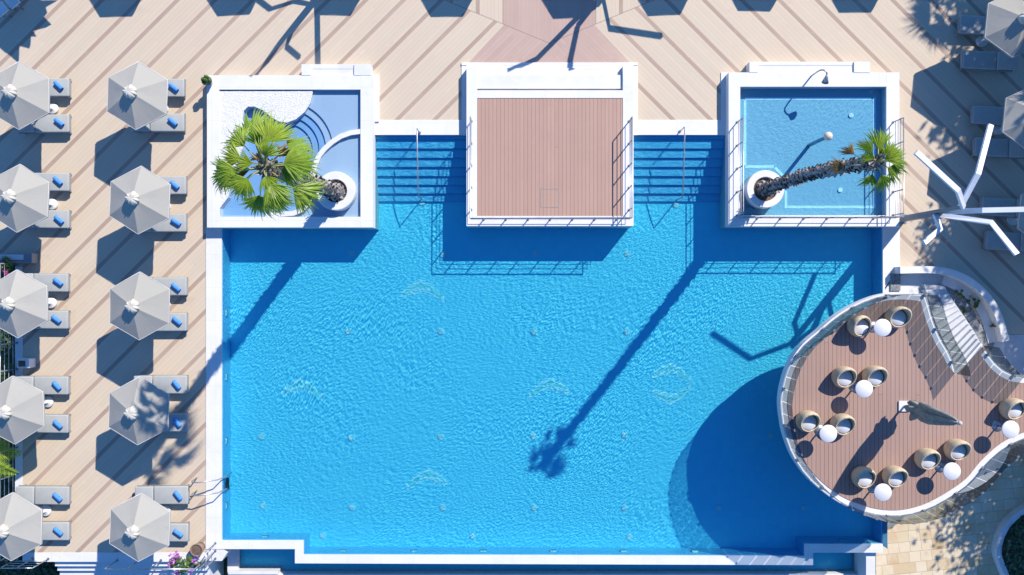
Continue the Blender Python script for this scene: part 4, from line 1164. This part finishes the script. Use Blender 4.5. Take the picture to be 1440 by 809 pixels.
# folded umbrella
p = P(1270, 571, ZT); p.z = ZT + .021
t = thing('folded_umbrella', 'tall folded olive grey umbrella standing on the terrace', 'umbrella', p)
b = bm_(); box(b, p + Vector((0, 0, .03)), (.36, .36, .06)); obj('base_plate', b, M['white'], t)
b = bm_(); tube(b, [p + Vector((0, 0, .06)), p + Vector((0, 0, 3.5))], .04, 10); obj('pole', b, M['mast'], t)
b = bm_(); rings = []; n = 48; rr = random.Random(9)
prof = [(.75, .25), (.8, .30), (1.0, .25), (1.15, .16), (1.3, .24), (1.8, .25), (2.4, .2), (2.9, .15), (3.25, .1), (3.4, .04)]
for l, (z, r) in enumerate(prof):
    ring_ = []
    for k in range(n):
        a = 2 * PI * k / n; fl = 1.25 * abs(math.sin(2.5 * a + .35 * math.sin(l * .8))) - .7 + .35 * math.sin(3 * a + l * .35) + .2 * math.sin(9 * a + l)
        q = r * (1 + .42 * fl); ring_.append(b.verts.new((p.x + q * math.cos(a), p.y + q * math.sin(a), p.z + z + (.14 * math.sin(5 * a) * (1 if l == 0 else 0)))))
    rings.append(ring_)
for l in range(len(rings) - 1):
    for k in range(n):
        f = b.faces.new((rings[l][k], rings[l][(k + 1) % n], rings[l + 1][(k + 1) % n], rings[l + 1][k])); f.smooth = True
b.faces.new(rings[-1]); can = leafobj('folded_canopy', b, M['fabricdark'], t)
b = bm_(); tube(b, [(p.x + .175 * math.cos(a), p.y + .175 * math.sin(a), p.z + 1.15) for a in [k * PI / 10 for k in range(21)]], .02, 5); obj('tie_strap', b, M['fabricdark'], can)
b = bm_(); bmesh.ops.create_uvsphere(b, u_segments=12, v_segments=8, radius=.07, matrix=Matrix.Translation(p + Vector((0, 0, 3.5)))); obj('finial', b, M['cream'], t)

# ------------------------------------------------------------------ lower right: paving and planting bed
ZL = -1.6
b = bm_(); prism(b, P2([(1232, 560), (1900, 560), (1900, 1200), (1232, 1200)], ZL), ZL - .3, ZL); struct('sandstone_path', b, M['stone'], 'sandstone paving below the terrace')
kc = smooth([(1560, 640), (1475, 700), (1436, 722), (1414, 745), (1405, 775), (1412, 800), (1426, 830), (1460, 880)], False, (), 5)
kp = P2(kc, ZL + .35); L_, R_ = [], []
for i, q in enumerate(kp):
    tn = (kp[min(i + 1, len(kp) - 1)] - kp[max(i - 1, 0)]).normalized(); nn = Vector((-tn.y, tn.x, 0)); L_.append(q + nn * .1); R_.append(q - nn * .1)
b = bm_(); prism(b, L_ + R_[::-1], ZL - .1, ZL + .35); tag(obj('bed_kerb', b, M['white']), 'curved white kerb of the planting bed on the sandstone', 'kerb')
b = bm_(); bedp = [q for q in L_] + [P(1560, 880, ZL)]; sheet(b, bedp, ZL + .25); struct('bed_soil', b, M['soil'], 'soil of the planting bed')
b = bm_(); rr = random.Random(12); xs = [q[0] for q in bedp]; ys = [q[1] for q in bedp]
cnt = 0
while cnt < 5200:
    x = rr.uniform(min(xs), max(xs)); y = rr.uniform(min(ys), max(ys))
    if inside((x, y), bedp):
        cnt += 1; z = ZL + .3 + rr.random() ** 2 * .4; a = rr.uniform(0, 6.28); s = rr.uniform(.05, .12); u_ = Vector((math.cos(a), math.sin(a), rr.uniform(-.4, .4))); w_ = Vector((-math.sin(a), math.cos(a), rr.uniform(-.4, .4))) * .45; c = Vector((x, y, z))
        b.faces.new([b.verts.new(c + u_ * s), b.verts.new(c + w_ * s), b.verts.new(c - u_ * s), b.verts.new(c - w_ * s)])
o = leafobj('ground_cover', b, M['leafdark']); o['kind'] = 'stuff'; o['label'] = 'dark green ground cover in the planting bed'

# ------------------------------------------------------------------ left garden edge
b = bm_(); prism(b, rect(21.5, 375, 32, 777, 0.0), -.5, 0.016); struct('garden_kerb', b, M['white'], 'white kerb along the garden side of deck')
t0 = railing('garden_railing', 'grey railing along the garden edge behind the loungers', [P(24, 372, .016), P(24, 776, .016)], 1.0, 12, (1.0, .75, .5, .25), 'steel', .02)
railing('stair_railing', 'grey railing along the top of white stair by the garden', [P(24, 786, 0.012), P(68, 786, 0.012)], 1.0, 3, (1.0, .75, .5, .25), 'steel', .02)
railing('landing_railing', 'grey railing behind the lowest parasol along the white landing', [P(165, 788, 0.012), P(288, 788, 0.012)], .95, 5, (1.0,), 'steel', .02)
railing('corner_railing', 'short grey railing standing on the pool corner block', [P(293, 788, 0.03), P(303, 786, 0.03), P(303, 764, 0.03)], .95, 4, (1.0, .7, .4), 'steel', .018)
t = thing('garden_stair', 'white stair going down from the lounger deck', 'staircase', P(150, 800, -.5))
for i in range(6):
    b = bm_(); z = -.16 * (i + 1); prism(b, rect(74, 790 + i * 8.5 + .01, 288, 798.5 + i * 8.5, 0), -2, z); obj('step', b, M['white'], t)
b = bm_(); rr = random.Random(21)
for k in range(5200):
    c = Vector((rr.uniform(P(-60, 0).x, P(19, 0).x), rr.uniform(P(0, 900).y, P(0, 360).y), -1.95 + rr.random() * .9)); a = rr.uniform(0, 6.28); s = rr.uniform(.06, .14)
    u_ = Vector((math.cos(a), math.sin(a), rr.uniform(-.5, .5))); w_ = Vector((-math.sin(a), math.cos(a), rr.uniform(-.5, .5))) * .45
    b.faces.new([b.verts.new(c + u_ * s), b.verts.new(c + w_ * s), b.verts.new(c - u_ * s), b.verts.new(c - w_ * s)])
for k in range(900):
    c = Vector((rr.uniform(P(10, 0).x, P(68, 0).x), rr.uniform(P(0, 860).y, P(0, 795).y), -1.95 + rr.random() * .6)); a = rr.uniform(0, 6.28); s = rr.uniform(.06, .14)
    u_ = Vector((math.cos(a), math.sin(a), rr.uniform(-.5, .5))); w_ = Vector((-math.sin(a), math.cos(a), rr.uniform(-.5, .5))) * .45
    b.faces.new([b.verts.new(c + u_ * s), b.verts.new(c + w_ * s), b.verts.new(c - u_ * s), b.verts.new(c - w_ * s)])
o = leafobj('undergrowth', b, M['leafdark']); o['kind'] = 'stuff'; o['label'] = 'dark undergrowth below the garden railing'

def bush(name, label, c, rad, nl, petal, npet, seed, pot=None, pot_r=.25, pot_h=.4, pot_mat='terracotta', spread=1.0):
    rr = random.Random(seed); c = Vector(c)
    t = thing(name, label, 'plant', c, None)
    b = bm_(); foliage(b, c + Vector((0, 0, .55)), rad, nl, .07, rr, .6); leafobj('leaves', b, M['leaf'], t)
    b = bm_()
    for k in range(npet // 30):
        a = rr.uniform(0, 6.28); q = c + Vector((math.cos(a), math.sin(a), 0)) * rad * rr.uniform(.4, 1.05) + Vector((0, 0, .55 + rad * rr.uniform(.1, .5)))
        foliage(b, q, rad * .26, 30, .055, rr, .8)
    leafobj('blossoms', b, M[petal], t)
    if pot:
        q = Vector(pot); k = thing('flower_pot', 'round brown pot under the %s' % label.split(' in ')[0], 'pot', q)
        b = bm_(); lathe(b, [(pot_r * .75, 0), (pot_r, pot_h), (pot_r * .85, pot_h), (pot_r * .8, pot_h - .06)], 24, q); obj('pot_wall', b, M[pot_mat], k)
        b = bm_(); disc(b, (q.x, q.y), pot_r * .79, q.z + pot_h - .10, q.z + pot_h - .03, 20); obj('soil', b, M['soil'], k)
    return t
bush('flowering_shrub', 'purple flowering shrub in a pot at the stair corner', P(266, 783, 0.02), .5, 620, 'purple', 260, 41, P(282, 769, 0.02), .24, .42)
bush('flowering_shrub', 'magenta flowering shrub beside the dark trough', P(19, 375, 0.0), .36, 320, 'pink', 170, 42)
bush('flowering_shrub', 'white flowering shrub spilling over garden railing', P(13, 516, -.3), .42, 420, 'whitepetal', 120, 43)
p = P(36, 511, .3); t = thing('planter_box', 'square white planter box on the garden kerb', 'planter', (p.x, p.y, 0.017))
b = rbox((p.x, p.y, .237), (.44, .34, .44), .012); obj('box_wall', b, M['white'], t)
b = bm_(); box(b, (p.x - .04, p.y, .462), (.26, .22, .012)); obj('soil', b, M['soil'], t)
# trough at the garden corner
p = P(20, 363, .45); t = thing('trough', 'long dark blue grey trough at the garden corner of deck', 'trough', (p.x, p.y, 0))
b = rbox((p.x - .3, p.y, .22), (1.9, .38, .44), .03); obj('trough_body', b, M['mastdark'], t)
b = rbox((p.x - .4, p.y + .03, .46), (1.5, .2, .03), .01); obj('trough_lid', b, M['offwhite'], t)
# cactus pot at the island corner
p = P(295.5, 117, ZP); t = thing('potted_cactus', 'small potted cactus on the palm island corner', 'plant', p)
b = bm_(); lathe(b, [(.10, 0), (.15, .2), (.13, .2), (.12, .16)], 18, p); obj('pot', b, M['offwhite'], t)
b = bm_(); rr = random.Random(8)
for k in range(9):
    a = rr.uniform(0, 6.28); c = p + Vector((math.cos(a) * .12 * (k > 2), math.sin(a) * .12 * (k > 2), .28 + rr.random() * .22))
    bmesh.ops.create_icosphere(b, subdivisions=2, radius=1, matrix=Matrix.Translation(c) @ Matrix.Rotation(a, 4, 'Z') @ Matrix.Diagonal((.07, .10, .11, 1)))
leafobj('cactus_pads', b, M['leaf'], t)

# added thatched kiosk, unseen past the top corner, for its shade; stools
k0 = under(8, 22, 2.7)
t = thing('added_shade_kiosk', 'unseen thatched kiosk added past the top corner for its jagged shade', 'kiosk', k0)
b = bm_(); rr = random.Random(2); apex = b.verts.new(k0 + Vector((0, 0, 3.6))); rim_ = []
for k in range(48):
    a = 2 * PI * k / 48; sq = 1.5 / max(abs(math.cos(a)), abs(math.sin(a))) if True else 1
    r_ = min(sq, 1.9) * rr.choice((rr.uniform(.72, .86), rr.uniform(.92, 1.08))); a2 = a + PI / 4 + .1
    rim_.append(b.verts.new(k0 + Vector((math.cos(a2) * r_, math.sin(a2) * r_, 2.6 + rr.uniform(-.1, .05)))))
for k in range(48): b.faces.new((apex, rim_[k], rim_[(k + 1) % 48]))
leafobj('thatch_roof', b, M['thatch'], t)
b = bm_(); tube(b, [k0, k0 + Vector((0, 0, 3.4))], .08, 8); obj('post', b, M['bark'], t)
def stool(px, py, label):
    p = P(px, py, .45); t = thing('stool', label, 'stool', (p.x, p.y, 0), 'white stools in kiosk shade')
    b = rbox((p.x, p.y, .43), (.42, .42, .06), .02, Matrix.Rotation(.7, 3, 'Z')); obj('seat', b, M['white'], t)
    for sx in (-1, 1):
        for sy in (-1, 1):
            b = bm_(); tube(b, [(p.x + sx * .14, p.y + sy * .14, 0), (p.x + sx * .12, p.y + sy * .12, .41)], .018, 6); obj('leg', b, M['steel'], t)
stool(17, 2, 'white stool at the very top edge in the kiosk shade'); stool(1, 13, 'white stool in the picture corner in the kiosk shade')
